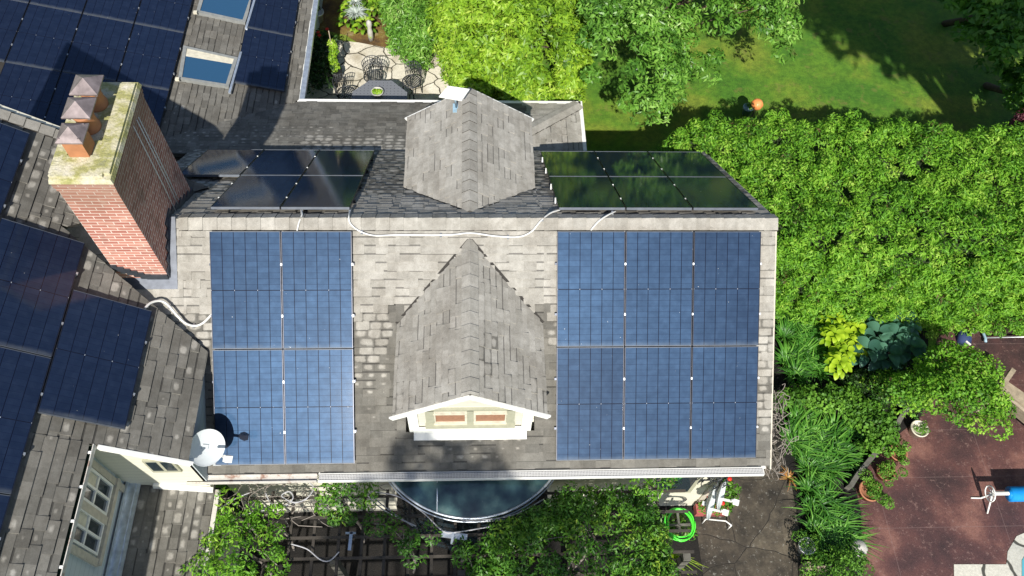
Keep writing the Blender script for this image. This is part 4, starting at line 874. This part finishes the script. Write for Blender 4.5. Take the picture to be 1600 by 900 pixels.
# shaded bed along the gutter
def mass(name, label, cat, poly, zt, ze, sp_, D, mat, L, per, r, zbot=None, asp=.45, up=.5, miss=0, lump=.1, trunk=None, seed=5, core=False, droop=0, group=None, shell=.5):
    cs = canopy(poly, zt, ze, sp_, D, zbot, lump, miss, seed); cx = sum(p[0] for p in poly)/len(poly); cy = sum(p[1] for p in poly)/len(poly)
    if trunk == 'mid': trunk = Vector((cx, cy, GZ))
    o = thing(name, label, cat, (cx, cy, GZ) if trunk is None else trunk, group=group)
    R = random.Random(seed); fuzz('foliage' if trunk is None else 'crown', cs, [r*R.uniform(.75, 1.3) for _ in cs], per, mat, o, L, asp, up, droop, shell)
    if trunk is not None: limb_tree(o, trunk, cs, .10, 10, seed)
    elif not core:
        mb = MB(); 
        for p in cs[::max(1, len(cs)//8)]: mb.tube([(cx+(p[0]-cx)*.5, cy+(p[1]-cy)*.5, GZ), (p[0], p[1], p[2])], .012, 5)
        mb.build('stems', 'bark', o)
    return o, cs
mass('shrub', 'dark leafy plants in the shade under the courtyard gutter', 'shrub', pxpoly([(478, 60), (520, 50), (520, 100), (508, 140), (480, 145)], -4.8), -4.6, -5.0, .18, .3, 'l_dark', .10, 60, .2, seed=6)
for k, q in enumerate(((497, 50), (511, 45), (499, 55))):
    p = at(*q, -4.5); mb = MB()
    for i in range(5): a = i*1.256; mb.lathe([(.001, .0), (.02, .008), (.028, 0), (.02, -.008), (.001, -.006)], (.022*math.cos(a), .022*math.sin(a), 0), 8)
    mb.tube([(0, 0, 0), (0, .02, -.7)], .004, 4); o = mb.build('red_flower', 'red'); o.location = p
    tag(o, ['red flower nearest the gutter in the shady bed', 'red flower furthest from the gutter in the shady bed', 'lowest red flower in the shady bed'][k], 'flower', 'red flowers in the courtyard')
o = thing('leafy_plant', 'broad-leaved lime plant filling the bed north of the flagstones', 'plant', at(570, 45, GZ))
for k, q in enumerate(((552, 20), (572, 48), (590, 20), (560, 5), (548, 38), (585, 5), (572, 15))): rosette('leaves', at(*q, GZ+.05), 26, .36, .17, .11, 'l_yel', o, 40+k, .35)
o = thing('silver_plant', 'silvery plant standing up among the lime leaves', 'plant', at(562, 20, GZ)); straps('leaves', at(556, 22, -4.75), 90, .42, .03, 'l_silver', o, .9, rad=.1, seed=3); straps('leaves', at(556, 4, -4.75), 50, .30, .03, 'l_silver', o, .9, rad=.08, seed=4)
mb = MB(); mb.lathe([(.001, 0), (.08, 0), (.07, .30), (.05, .42), (.08, .52), (.06, .62), (.001, .66)], n=14); o = mb.build('stone_figure', 'stone'); o.location = at(580, 62, GZ); tag(o, 'small pale stone figure at the corner of the lime plant bed', 'ornament')
mass('shrub', 'fresh green long-leaved shrub between the flagstones and the yellow-green tree', 'shrub', pxpoly([(600, -20), (650, -30), (672, 20), (672, 66), (640, 78), (618, 50), (604, 20)], -4.3), -3.9, -4.8, .2, .5, 'l_mid', .15, 60, .24, asp=.22, seed=8, zbot=-5.0)

# ------------------------------------------------------------------ trees behind
def tree(name, label, px, z, zt, ze, sp_, D, mat, L, per, r, trunk, asp=.3, seed=1, miss=0, lump=.25, zbot=None, group='trees behind the house', droop=0, up=.5):
    o, cs = mass(name, label, 'tree', pxpoly(px, z), zt, ze, sp_, D, mat, L, per, r, zbot, asp, up, miss, lump, trunk if trunk == 'mid' else Vector(trunk), seed, droop=droop, group=group)
    # second, deeper layer so the crown has depth
    c2_ = [(x, y, zz-.55) for x, y, zz in cs[::2]]; fuzz('crown', c2_, [r*1.1]*len(c2_), per//2, mat, o, L, asp); return o
tree('leafy_tree', 'yellow-green tree with long narrow leaves behind the back dormer', [(680, -90), (683, 10), (694, 60), (704, 95), (704, 140), (730, 138), (760, 128), (800, 150), (850, 150), (862, 122), (905, 130), (915, 70), (910, -90)], -3.2, -2.0, -3.6, .31, 1.0, 'l_yel', .145, 160, .27, (.5, 9.6, GZ), asp=.3, seed=21, zbot=-4.4, lump=.42, miss=.06)
tree('leafy_tree', 'mid green tree whose boughs hang over the lawn in the middle', [(905, -90), (905, 90), (920, 125), (945, 150), (990, 190), (1005, 192), (1030, 165), (1055, 120), (1075, 90), (1110, 98), (1130, 70), (1180, 95), (1200, 70), (1235, 85), (1240, 20), (1225, -90)], -2.6, -1.2, -2.9, .30, 1.1, 'l_mid', .125, 165, .28, (3.9, 10.2, GZ), asp=.36, seed=22, miss=.10, lump=.35)
tree('leafy_tree', 'bright green tree leaning in at the top right corner', [(1465, 10), (1500, 25), (1515, 50), (1545, 60), (1560, 85), (1600, 70), (1720, 60), (1720, -80), (1480, -60)], -2.4, -1.6, -2.6, .3, .7, 'l_maple', .20, 80, .28, (13.2, 10.6, GZ), asp=.5, seed=23, miss=.1)
tree('leafy_tree', 'small dark-green tree at the right edge below the corner tree', [(1572, 118), (1590, 100), (1700, 90), (1700, 175), (1600, 165), (1578, 145)], -3.2, -2.7, -3.5, .26, .4, 'l_maple', .16, 80, .22, (13.6, 8.2, GZ), asp=.45, seed=24)
mass('shrub', 'small purple-leaved shrub at the right edge by the hedge', 'shrub', pxpoly([(1590, 178), (1640, 165), (1640, 200), (1592, 194)], -4), -3.6, -4.2, .16, .3, 'l_purple', .08, 60, .15, seed=9, zbot=-4.8)
# hedge
hp_ = [(3.72, 3.85), (3.95, 3.0), (4.75, 3.0), (4.78, 1.9), (4.95, .80), (6.2, .95), (8.3, .70), (10.0, .62), (16, .5), (16, 4.5), (10, 4.25), (6.5, 4.5), (4.6, 4.55)]
hd_ = thing('hedge', 'broad bright green clipped hedge filling the right side behind the house', 'hedge', (9, 2, GZ))
cs = canopy(hp_, -2.35, -3.0, .21, .75, -5.0, .14, .035, 31); cs = [c for c in cs if c[2] > -5.1]; R = random.Random(2)
cs += [(c[0]+R.uniform(-.1, .1), c[1]+R.uniform(-.1, .1), c[2]+R.uniform(.10, .26)) for c in cs if R.random() < .22 and c[2] > -3.2]
fuzz('foliage', cs, [.17*R.uniform(.7, 1.35) for _ in cs], 100, 'l_hedge', hd_, .088, .32, .35, 0, .3)
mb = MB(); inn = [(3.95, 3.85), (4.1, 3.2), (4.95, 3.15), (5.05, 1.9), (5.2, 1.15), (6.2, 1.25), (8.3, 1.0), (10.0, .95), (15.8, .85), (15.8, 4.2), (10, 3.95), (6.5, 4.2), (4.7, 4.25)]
mb.hexa([(x, y, GZ) for x, y in inn], [(x, y, -2.75) for x, y in inn]); mb.build('dark_core', 'core', hd_)  # solid dark block added so gaps between the leaves look shaded
# trees outside the frame that shade what the camera sees
def bigtree(label, x, y, zc, rx, rz, n, mat, L, seed, group, bx=None):
    bx = x if bx is None else bx; o = thing('tall_tree', label, 'tree', (bx, y, GZ), group=group); R = random.Random(seed); cs = []
    while len(cs) < n:
        d = Vector((R.gauss(0, 1), R.gauss(0, 1), R.gauss(0, 1))).normalized()*R.uniform(.55, 1); cs.append((x+d.x*rx, y+d.y*rx, zc+d.z*rz))
    fuzz('crown', cs, [rx*.22]*n, 130, mat, o, L, .55); limb_tree(o, (bx, y, GZ), cs, .25, 12, seed); return o
bigtree('tall shade tree beyond the right edge', 11.2, 0.2, 6.8, 3.4, 2.4, 190, 'l_dark', .34, 51, 'tall trees around the garden', 13.4)
bigtree('second tall shade tree beyond the right edge', 16.5, 1.2, 5.6, 3.6, 3.0, 140, 'l_dark', .3, 52, 'tall trees around the garden')
for k, (x, y) in enumerate(((-3, 17), (2.5, 18), (8, 16.5), (13, 15.5), (5, 22), (-1, 23), (12, 22))):
    bigtree('dark tree at the far end of the garden, ' + ['first', 'second', 'third', 'fourth', 'fifth', 'sixth', 'seventh'][k] + ' of the row', x, y, -.8, 3.0, 3.6, 60, 'l_dark', .34, 60+k, 'tall trees around the garden')
bigtree('loose tree standing south of the front garden', -1.6, -16.5, 8.0, 2.7, 1.6, 24, 'l_vine', .2, 71, 'tall trees around the garden')

# ball ornament + pot behind the hedge
mb = MB(); pr = []
for k in range(13):
    a = -math.pi/2+math.pi*k/12; pr.append((max(.001, .15*math.cos(a)), .15*math.sin(a)*.92))
vs_ = []; fs = []; n = 32
for i, (r_, z_) in enumerate(pr):
    for k in range(n): th = 2*math.pi*k/n; rr = r_*(1-.06*abs(math.cos(4*th))); vs_.append((rr*math.cos(th), rr*math.sin(th), z_))
for i in range(12):
    for k in range(n): q = (k+1) % n; fs.append((i*n+k, i*n+q, (i+1)*n+q, (i+1)*n+k))
mb.mesh(vs_, fs); orn = thing('ball_ornament', 'round orange segmented ball on a stake just behind the hedge', 'ornament', at(1183, 163, -4.3)); orn.location.z = -4.3
mb.build('ball', 'orange', orn, False); mb = MB(); mb.tube([(0, 0, -.1), (0, 0, -.89)], .015, 6); mb.build('stake', 'bark', orn, False)
pot((1165, 178), .13, .25, 'poolblue', 'blue-grey pot half hidden at the back of the hedge', 'l_mid', .1, .1, 120)

# ------------------------------------------------------------------ right-hand garden
def gat(px, py): return at(px, py, GZ+.01)
o = thing('daylily_clump', 'long-leaved green clump beside the roof edge, left of the lime hosta', 'plant', gat(1245, 540), group='strap-leaved clumps')
for k, q in enumerate(((1228, 570), (1250, 560), (1225, 530), (1250, 520), (1235, 500), (1265, 545), (1270, 580), (1240, 590))): straps('leaves', gat(*q), 120, .72, .034, 'l_strap', o, .8, (.35, .25), .14, seed=80+k)
o = thing('daylily_clump', 'big long-leaved clump in the middle of the bed by the path', 'plant', gat(1275, 700), group='strap-leaved clumps')
for k, q in enumerate(((1245, 705), (1265, 690), (1290, 700), (1300, 680), (1262, 735), (1290, 735), (1245, 665), (1310, 715), (1330, 690), (1232, 690))): straps('leaves', gat(*q), 125, .72, .034, 'l_strap', o, .75, (.45, .3), .15, seed=90+k)
o = thing('daylily_clump', 'long-leaved clump at the lower end of the bed, spilling on to the red patio', 'plant', gat(1290, 820), group='strap-leaved clumps')
for k, q in enumerate(((1268, 800), (1290, 790), (1270, 835), (1300, 825), (1312, 845), (1290, 860), (1262, 770))): straps('leaves', gat(*q), 100, .72, .034, 'l_strap', o, .85, (.35, .05), .14, seed=110+k)
o = thing('lime_hosta', 'bright lime hosta between the strap leaves and the blue hosta', 'plant', gat(1310, 535))
for k, q in enumerate(((1294, 515), (1318, 512), (1304, 540), (1326, 535), (1308, 570), (1290, 545), (1322, 560), (1296, 588))): rosette('leaves', gat(*q)+Vector((0, .05, .20+.02*k)), 30, .27, .16, .12, 'l_lime', o, 130+k, .34)
o = thing('blue_hosta', 'blue-green hosta with large round leaves under the hedge', 'plant', gat(1390, 525))
for k, q in enumerate(((1345, 515), (1372, 508), (1396, 525), (1358, 545), (1385, 550), (1340, 572), (1370, 578), (1402, 568))): rosette('leaves', gat(*q)+Vector((0, .1, .18+.02*k)), 15, .34, .30, .23, 'l_blue', o, 140+k, .40)
mass('shrub', 'low round-leaved ground shrub beside the house, above the big strap clump', 'shrub', pxpoly([(1212, 612), (1300, 606), (1330, 612), (1400, 660), (1385, 700), (1352, 722), (1345, 680), (1310, 650), (1270, 640), (1215, 640)], -4.8), -4.6, -4.85, .15, .3, 'l_ground', .07, 60, .15, asp=.8, seed=15, lump=.08)
mass('shrub', 'small-leaved dark shrub between the hostas and the spreading shrub', 'shrub', pxpoly([(1345, 590), (1420, 585), (1450, 545), (1470, 580), (1440, 640), (1360, 640)], -4.6), -4.5, -4.8, .2, .3, 'l_vine', .06, 70, .2, asp=.5, seed=16)
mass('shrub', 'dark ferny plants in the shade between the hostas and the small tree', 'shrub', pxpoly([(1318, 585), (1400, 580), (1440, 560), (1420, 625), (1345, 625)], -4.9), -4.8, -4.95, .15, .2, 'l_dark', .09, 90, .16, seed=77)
mass('shrub', 'green edging plants under the hedge beside the strap leaves', 'shrub', pxpoly([(1255, 470), (1340, 468), (1350, 482), (1290, 488), (1262, 486)], -4.8), -4.7, -4.95, .16, .2, 'l_mid', .07, 60, .16, seed=17)
o, cs = mass('spreading_tree', 'spreading fresh green small tree overhanging the red patio', 'tree', pxpoly([(1375, 625), (1400, 600), (1440, 575), (1455, 545), (1495, 545), (1520, 555), (1545, 590), (1555, 620), (1568, 650), (1535, 695), (1500, 690), (1470, 665), (1440, 650), (1410, 640)], -3.9), -3.4, -4.1, .2, .6, 'l_hedge', .07, 190, .25, asp=.55, seed=18, miss=.20, lump=.38, trunk=gat(1450, 590))
mass('shrub', 'small leafy shrub at the very bottom of the bed', 'shrub', pxpoly([(1255, 870), (1340, 860), (1350, 895), (1335, 930), (1255, 930)], -4.85), -4.65, -4.9, .15, .2, 'l_ground', .05, 60, .15, asp=.6, seed=19)
pg_ = 'potted plants along the patio edge'
pot((1352, 772), .20, .24, 'terra', 'terracotta pot with bushy plant, lowest of the row on the patio edge', 'l_ground', .26, .14, 1100, L=.045, group=pg_)
pot((1378, 742), .17, .2, 'terra', 'terracotta pot with a small plant, second from the bottom of the patio row', 'l_ground', .2, .1, 700, L=.045, group=pg_)
pot((1397, 712), .17, .2, 'terra', 'terracotta pot with a small plant, just below the cream pot', 'l_ground', .2, .1, 700, L=.045, group=pg_)
pot((1429, 676), .17, .24, 'cream_pot', 'cream-rimmed pot at the top of the patio row', 'l_ground', .12, .05, 260, L=.04, group=pg_)
pot((1254, 858), .15, .26, 'white', 'white pot with a sprawling plant beside the path', 'l_ground', .2, .1, 500, L=.04)
mb = MB(); mb.lathe([(.001, 0), (.10, .01), (.16, .08), (.16, .14), (.10, .21), (.001, .23)], n=18); o = mb.build('garden_stone', 'stone'); o.location = gat(1338, 858); tag(o, 'smooth pale stone at the foot of the lowest strap clump', 'stone')
o = thing('rusty_plant', 'small rust-orange leaved plant at the edge of the path', 'plant', gat(1232, 748)); straps('leaves', o.location, 34, .30, .03, 'l_rust', o, 1., rad=.04, seed=150)
# edging wall between bed and patio
mb = MB(); pts = smooth([gat(*q) for q in ((1415, 640), (1398, 662), (1385, 690), (1360, 715), (1335, 745), (1322, 765))], 5)
for a, b in zip(pts[:-1], pts[1:]): mb.beam(a+Vector((0, 0, .12)), b+Vector((0, 0, .12)), .09, .26); 
o = mb.build('bed_edging', 'gtimber'); tag(o, 'dark curved timber edging between the bed and the red patio', 'edging')
mb = MB(); a, b, c_ = gat(1250, 885), gat(1253, 930), gat(1290, 893); mb.beam(a+Vector((0, 0, .15)), b+Vector((0, 0, .15)), .05, .3); mb.beam(a+Vector((0, 0, .15)), c_+Vector((0, 0, .15)), .05, .3); tag(mb.build('wooden_planter', 'woodlt'), 'wooden planter board at the bottom of the bed', 'planter')
# bare climber along the right wall
R = random.Random(9); mb = MB()
for i in range(70):
    p = Vector((R.uniform(5.3, 5.6), R.uniform(-2.5, -1.1), R.uniform(-4.7, -3.9))); pts = [p]
    for k in range(5): p = p+Vector((R.gauss(0, .09), R.gauss(.0, .13), R.gauss(0, .10))); p.x = max(5.2, min(5.75, p.x)); pts.append(p)
    mb.tube(smooth(pts, 3), .007, 4)
for y in (-2.1, -1.7, -1.2): mb.tube([(5.45, y, GZ), (5.4, y+.05, -4.6), (5.45, y, -4.1)], .014, 5)
tag(mb.build('bare_climber', 'twig'), 'tangle of bare grey stems against the right side of the house', 'plant')
# pool cover reel
rl = thing('pool_cover_reel', 'rolled bright blue pool cover on a white reel with a hand wheel', 'pool reel', gat(1590, 790))
a = at(1555, 772, GZ+.38); b = a+Vector((3.2, -.0, 0)); mb = MB(); mb.tube([at(1577, 772, GZ+.38), b], .145, 28); mb.tube([at(1577, 772, GZ+.38)-Vector((.012, 0, 0)), at(1577, 772, GZ+.38)], .09, 20); mb.build('rolled_cover', 'blue', rl)
mb = MB(); e = at(1551, 771, GZ+.38); mb.tube([e, b], .038, 12); mb.build('axle', 'white', rl)
mb = MB(); mb.tube([e+Vector((-.05, .15*math.cos(t*.2618), .15*math.sin(t*.2618))) for t in range(25)], .014, 6)
for t in range(6): mb.tube([e, e+Vector((-.05, .15*math.cos(t*1.047), .15*math.sin(t*1.047)))], .009, 5)
mb.build('hand_wheel', 'white', rl)
mb = MB(); mb.tube([e, e+Vector((-.02, .02, -.36)), e+Vector((-.22, .03, -.37))], .018, 6); mb.tube([e, e+Vector((0, -.28, -.36))], .018, 6); mb.build('stand', 'white', rl)
# pool brush
br_ = thing('pool_brush', 'pale blue pool brush on a long pole lying on the patio below the hedge', 'pool brush', gat(1533, 528))
mb = MB(); a = gat(1538, 531)+Vector((0, 0, .1)); mb.tube([a, a+Vector((3, .03, .05))], .016, 8); mb.build('pole', 'alu', br_)
mb = MB(); a1 = gat(1531, 520)+Vector((0, 0, .08)); a2 = gat(1537, 537)+Vector((0, 0, .08)); mb.tube([a1, a1.lerp(a2, .3)+Vector((.02, 0, 0)), a1.lerp(a2, .7)+Vector((.02, 0, 0)), a2], .03, 8); mb.build('head', 'poolblue', br_)
# cable tangle and bag by the hedge
o = MB(); c0 = gat(1510, 517)
for k in range(4): o.tube([c0+Vector((.02*k+(.10+.02*k)*math.cos(t*.3), (.08+.01*k)*math.sin(t*.3), .04+.02*k)) for t in range(22)], .008, 5)
tag(o.build('looped_cord', 'cable'), 'loops of pale cord on the ground at the foot of the hedge', 'cord')
mb = MB(); c0 = gat(1503, 528); mb.mesh([c0+Vector((x*.16, y*.2, z*.18)) for x, y, z in ((-1, -1, 0), (1, -.8, 0), (1, 1, 0), (-.8, 1, 0), (-.6, -.6, 1), (.5, -.5, 1.1), (.6, .5, .9), (-.5, .6, 1))], [(3, 2, 1, 0), (4, 5, 6, 7), (0, 1, 5, 4), (1, 2, 6, 5), (2, 3, 7, 6), (3, 0, 4, 7)]); tag(mb.build('garden_bag', 'navy'), 'small navy bag slumped beside the looped cord', 'bag')
mb = MB(); mb.beam(gat(1505, 537)+Vector((0, 0, .12)), gat(1512, 543)+Vector((0, 0, .12)), .03, .03); tag(mb.build('white_stick', 'white'), 'short white stick on the patio below the looped cord', 'stick')
# bench
be = thing('garden_bench', 'weathered beige wooden bench at the right edge, partly under the tree', 'bench', gat(1590, 640), (0, 0, 0))
A_ = at(1583, 578, -4.55); B_ = at(1553, 622, -4.55); dv = (B_-A_).normalized(); rt = Vector((-dv.y, dv.x, 0)); rt = rt if rt.x > 0 else -rt
mb = MB(); mb.beam(A_, B_+dv*.05, .09, .08); mb.build('armrest', 'woodlt', be)
S0 = A_.lerp(B_, .15)-Vector((0, 0, .2)); 
for k in range(2):
    mb = MB(); o_ = S0+dv*(.05+.30*k)+rt*.06; mb.beam(o_+dv*.13, o_+dv*.13+rt*1.3, .28, .04); mb.build('seat', 'woodlt', be)
mb = MB(); o_ = at(1560, 618, -4.25); o2 = at(1602, 652, -4.25); mb.beam(o_, o_+(o2-o_).normalized()*1.4, .05, .45, up=(dv.x*.3, dv.y*.3, 1)); mb.build('backrest', 'woodlt', be)
for q, hh in ((A_, .6), (B_, .6), (A_+rt*1.35, .4), (B_+rt*1.35, .4)): mb = MB(); mb.beam(Vector((q.x, q.y, GZ)), Vector((q.x, q.y, -4.6)), .06, .06, up=(1, 0, 0)); mb.build('leg', 'woodlt', be)

# ------------------------------------------------------------------ front garden: pergola, vines, cables
PZ = -3.05
pg = thing('pergola', 'dark weathered timber lattice pergola in front of the house', 'pergola', (-1, -4.2, GZ))
mb = MB(); R = random.Random(3)
for i in range(23):
    x = -4.2+i*.37
    if x < 3.2: mb.beam((x+R.uniform(-.02, .02), -3.25, PZ), (x+R.uniform(-.02, .02), -6.6, PZ), .045, .05)
mb.build('rafters', 'wood', pg)
mb = MB()
for j in range(11):
    y = -3.38-j*.32; mb.beam((-4.3, y, PZ+.055), (3.3, y+R.uniform(-.02, .02), PZ+.055), .04, .035)
mb.build('battens', 'wood', pg)
for x, y in ((-4.15, -3.6), (-2.4, -4.35), (-.4, -4.6), (1.4, -4.6), (3.2, -4.4), (-4.15, -6.3), (3.2, -6.3)): mb = MB(); mb.beam((x, y, GZ), (x, y, PZ-.03), .12, .12, up=(1, 0, 0)); mb.build('post', 'gtimber', pg)
vg = 'vines growing over the pergola'
def vine(label, px, zt=-2.55, per=80, mat='l_vine', L=.075, sp_=.2, seed=1, miss=.1, zb=None):
    poly = pxpoly(px, -2.8); cs = canopy(poly, zt, -2.95, sp_, .45, zb, .12, miss, seed); cx = sum(p[0] for p in poly)/len(poly); cy = sum(p[1] for p in poly)/len(poly)
    o = thing('climbing_vine', label, 'vine', (cx, cy, GZ), group=vg); R = random.Random(seed); fuzz('foliage', cs, [.17*R.uniform(.7, 1.4) for _ in cs], per, mat, o, L, .36, .5, .2)
    mb = MB(); mb.tube(smooth([(cx, cy, GZ), (cx+.08, cy, -4.2), (cx-.05, cy+.03, -3.2), (cx, cy, -2.9)], 4), .025, 6)
    for _ in range(6): q = R.choice(cs); mb.tube(smooth([(cx, cy, -2.95), ((cx+q[0])/2, (cy+q[1])/2+.08, -2.85), q], 4), .009, 5)
    mb.build('stem', 'twig', o)
vine('bushy vine clump hanging below the gutter, left of the glass bay', [(480, 758), (520, 748), (572, 752), (590, 790), (575, 815), (560, 830), (530, 822), (505, 800)], seed=201)
vine('pale green vine mass in the lower left corner of the pergola', [(296, 880), (330, 820), (360, 800), (400, 812), (440, 825), (452, 855), (440, 910), (290, 930)], mat='l_hedge', seed=202, miss=.12)
vine('straggling vine along the gutter end beside the side roof', [(370, 790), (430, 785), (455, 800), (440, 822), (380, 812)], mat='l_hedge', seed=208, miss=.45)
vine('vine clump in the middle of the pergola below the cables', [(572, 815), (620, 805), (680, 825), (690, 850), (668, 875), (630, 885), (610, 850), (580, 835)], seed=203)
vine('small vine clump right of the two white brackets', [(695, 850), (740, 848), (755, 870), (735, 900), (705, 895)], seed=204)
vine('great dark green vine mass between the glass bay and the cream wall', [(875, 772), (950, 768), (1010, 770), (1020, 795), (1042, 805), (1040, 850), (1055, 900), (1040, 940), (760, 940), (745, 880), (770, 830), (820, 812), (868, 790)], zt=-2.5, seed=205, miss=.10, per=75, zb=-3.6)
vine('thin vine shoots on the left post beside the side roof', [(332, 755), (365, 755), (372, 790), (360, 830), (345, 820)], mat='l_hedge', seed=206, miss=.35)
vine('yellow-green vine shoots just under the right part of the gutter', [(985, 748), (1045, 746), (1050, 762), (1010, 775)], mat='l_hedge', seed=207, miss=.2, zt=-2.5)
cz = -2.85
R = random.Random(44); mb = MB()
for i in range(34):
    p = at(R.uniform(335, 600), R.uniform(755, 815), R.uniform(-3.0, -2.85)); pts = [p]
    for k in range(4): p = p+Vector((R.gauss(0, .14), R.gauss(0, .10), R.gauss(0, .03))); pts.append(p)
    mb.tube(smooth(pts, 3), [.008]*13 if False else .007, 4)
tag(mb.build('vine_stems', 'twig'), 'tangled bare vine stems over the pergola just below the left gutter', 'vine')
def cb(label, pts, r=.011, mat='cable', z=cz): mb = MB(); mb.tube(smooth([at(x, y, z) for x, y in pts], 7), r, 6); tag(mb.build('cable', mat), label, 'cable', 'cables above the pergola')
cb('cable sweeping under the curved glass from the left end of the bay', [(606, 748), (640, 772), (690, 800), (740, 812), (800, 805), (850, 780)])
cb('second cable hugging the rim of the glass bay', [(612, 748), (648, 775), (695, 803), (742, 815), (790, 811)], z=-2.9)
cb('cable crossing the pergola from the left vine clump to the white bracket', [(575, 768), (620, 775), (660, 800), (690, 828), (710, 832), (770, 822)], z=-2.9)
cb('cable falling from the left vine clump towards the middle clump', [(560, 758), (590, 790), (620, 808), (650, 822)])
cb('cable beside it falling steeply to the middle clump', [(575, 770), (605, 795), (645, 822)], z=-2.9)
cb('looped cable left of the bushy vine clump', [(415, 770), (425, 788), (445, 790), (458, 778), (452, 768), (440, 775), (460, 785), (480, 778), (490, 762), (480, 752)])
cb('long cable running to the left edge of the pergola', [(335, 815), (400, 800), (440, 792), (480, 780)], z=-2.95)
cb('sagging cable in the lower left of the pergola', [(455, 850), (480, 858), (500, 874), (515, 876), (530, 862)], z=-2.95)
cb('thin grey branch-like cable beside the side roof', [(336, 800), (350, 790), (370, 778), (390, 770)], .009)
for k, (q, t) in enumerate((((548, 848), 'tall narrow white bracket hanging on the pergola below the bushy vine'), ((708, 838), 'wide white bracket on the pergola below the glass bay'))):
    o = thing('bracket', t, 'bracket', at(*q, PZ)); mb = MB()
    if k == 0: mb.beam(at(549, 832, PZ+.1), at(546, 860, PZ+.1), .05, .03); mb.beam(at(540, 833, PZ+.1), at(556, 833, PZ+.1), .03, .03)
    else: mb.beam(at(690, 834, PZ+.1), at(730, 840, PZ+.1), .10, .03); mb.beam(at(708, 832, PZ+.14), at(706, 850, PZ+.14), .04, .04)
    mb.build('plate', 'flashw', o)
# hose
mb = MB(); hc = at(1062, 819, -4.3); R = random.Random(5); pts = []
for t in range(0, 190):
    a = t*.2; r_ = 1+.10*math.sin(a*.37); pts.append(hc+Vector((.235*r_*math.cos(a)+.012*math.sin(a*1.7), .27*r_*math.sin(a)+.012*math.cos(a*2.3), -.02+.06*(t/190)+.01*math.sin(a*3))))
hs = thing('garden_hose', 'coiled bright green hose at the corner of the cream wall', 'hose', (hc.x, hc.y, GZ)); mb.tube(pts, .013, 7); mb.build('coil', 'hose', hs)
mb = MB(); mb.beam((hc.x, hc.y, GZ), (hc.x, hc.y, hc.z-.04), .05, .05, up=(1, 0, 0)); mb.beam((hc.x-.22, hc.y, hc.z-.05), (hc.x+.22, hc.y, hc.z-.05), .04, .03); mb.beam((hc.x, hc.y-.24, hc.z-.055), (hc.x, hc.y+.24, hc.z-.055), .04, .03); mb.build('stand', 'gtimber', hs)
mass('shrub', 'small green plant inside the coiled green hose', 'shrub', pxpoly([(1045, 800), (1080, 800), (1085, 835), (1050, 842)], -4.5), -4.5, -4.7, .15, .2, 'l_vine', .06, 60, .12, seed=33)
o = thing('arching_leaves', 'long pale arching leaves at the bottom right of the vine mass', 'plant', at(1055, 905, GZ)); straps('leaves', at(1040, 870, -3.9), 16, .9, .02, 'l_lime', o, .5, (.8, -.7), .05, 8, 170)
# wall-mounted dishes on the right corner
for k, (q, t) in enumerate((((1121, 772), 'upper of two grey dishes seen edge-on at the wall corner, with a square white head'), ((1105, 788), 'lower of two grey dishes seen edge-on at the wall corner'))):
    c0 = at(*q, -3.55-.25*k); loc = Vector((4.10, -2.96, c0.z-.35)); dish(loc, c0-loc, t, .25)
mb = MB(); p = [at(1103, 811, -4.9), at(1134, 814, -4.9), at(1143, 821, -4.9)]; mb.tube(p, .014, 8); mb.tube([p[0], Vector((p[0].x, p[0].y, GZ))], .012, 6); mb.tube([p[2], Vector((p[2].x, p[2].y, GZ))], .012, 6); tag(mb.build('bent_rail', 'white'), 'low bent white rail standing on the path below the wall dishes', 'rail')
R = random.Random(12); mb = MB()
for i in range(26):
    p = Vector((4.0+R.uniform(-.3, .15), -3.08+R.uniform(-.05, .05), -2.75+R.uniform(-.8, .1))); pts = [p]
    for k in range(4): p = p+Vector((R.gauss(-.02, .06), R.gauss(0, .03), R.gauss(-.06, .06))); pts.append(p)
    mb.tube(smooth(pts, 3), .009, 5)
tag(mb.build('cable_bundle', 'iron'), 'dark tangled cable bundle on the cream wall corner under the gutter', 'cable')
o = thing('window_planter', 'dull red trough of red flowers at the foot of the wall corner', 'planter', gat(1112, 800)); mb = MB(); a = at(1086, 797, -4.95); b = at(1136, 797, -4.95); mb.beam(a, b, .18, .2); mb.build('trough', 'redbox', o)
fuzz('foliage', [tuple(at(x, y, -4.75)) for x, y in ((1140, 770), (1145, 780), (1138, 785), (1148, 765), (1120, 795), (1100, 793), (1135, 795), (1137, 757))], [.12]*8, 60, 'l_ground', o, .08, .4)
mb = MB()
for x, y in ((1126, 779), (1122, 783), (1140, 748), (1129, 786), (1108, 778)): mb.lathe([(.001, .02), (.035, .02), (.045, 0), (.03, -.02), (.001, -.02)], at(x, y, -4.5), 10)
mb.build('petals', 'red', o)
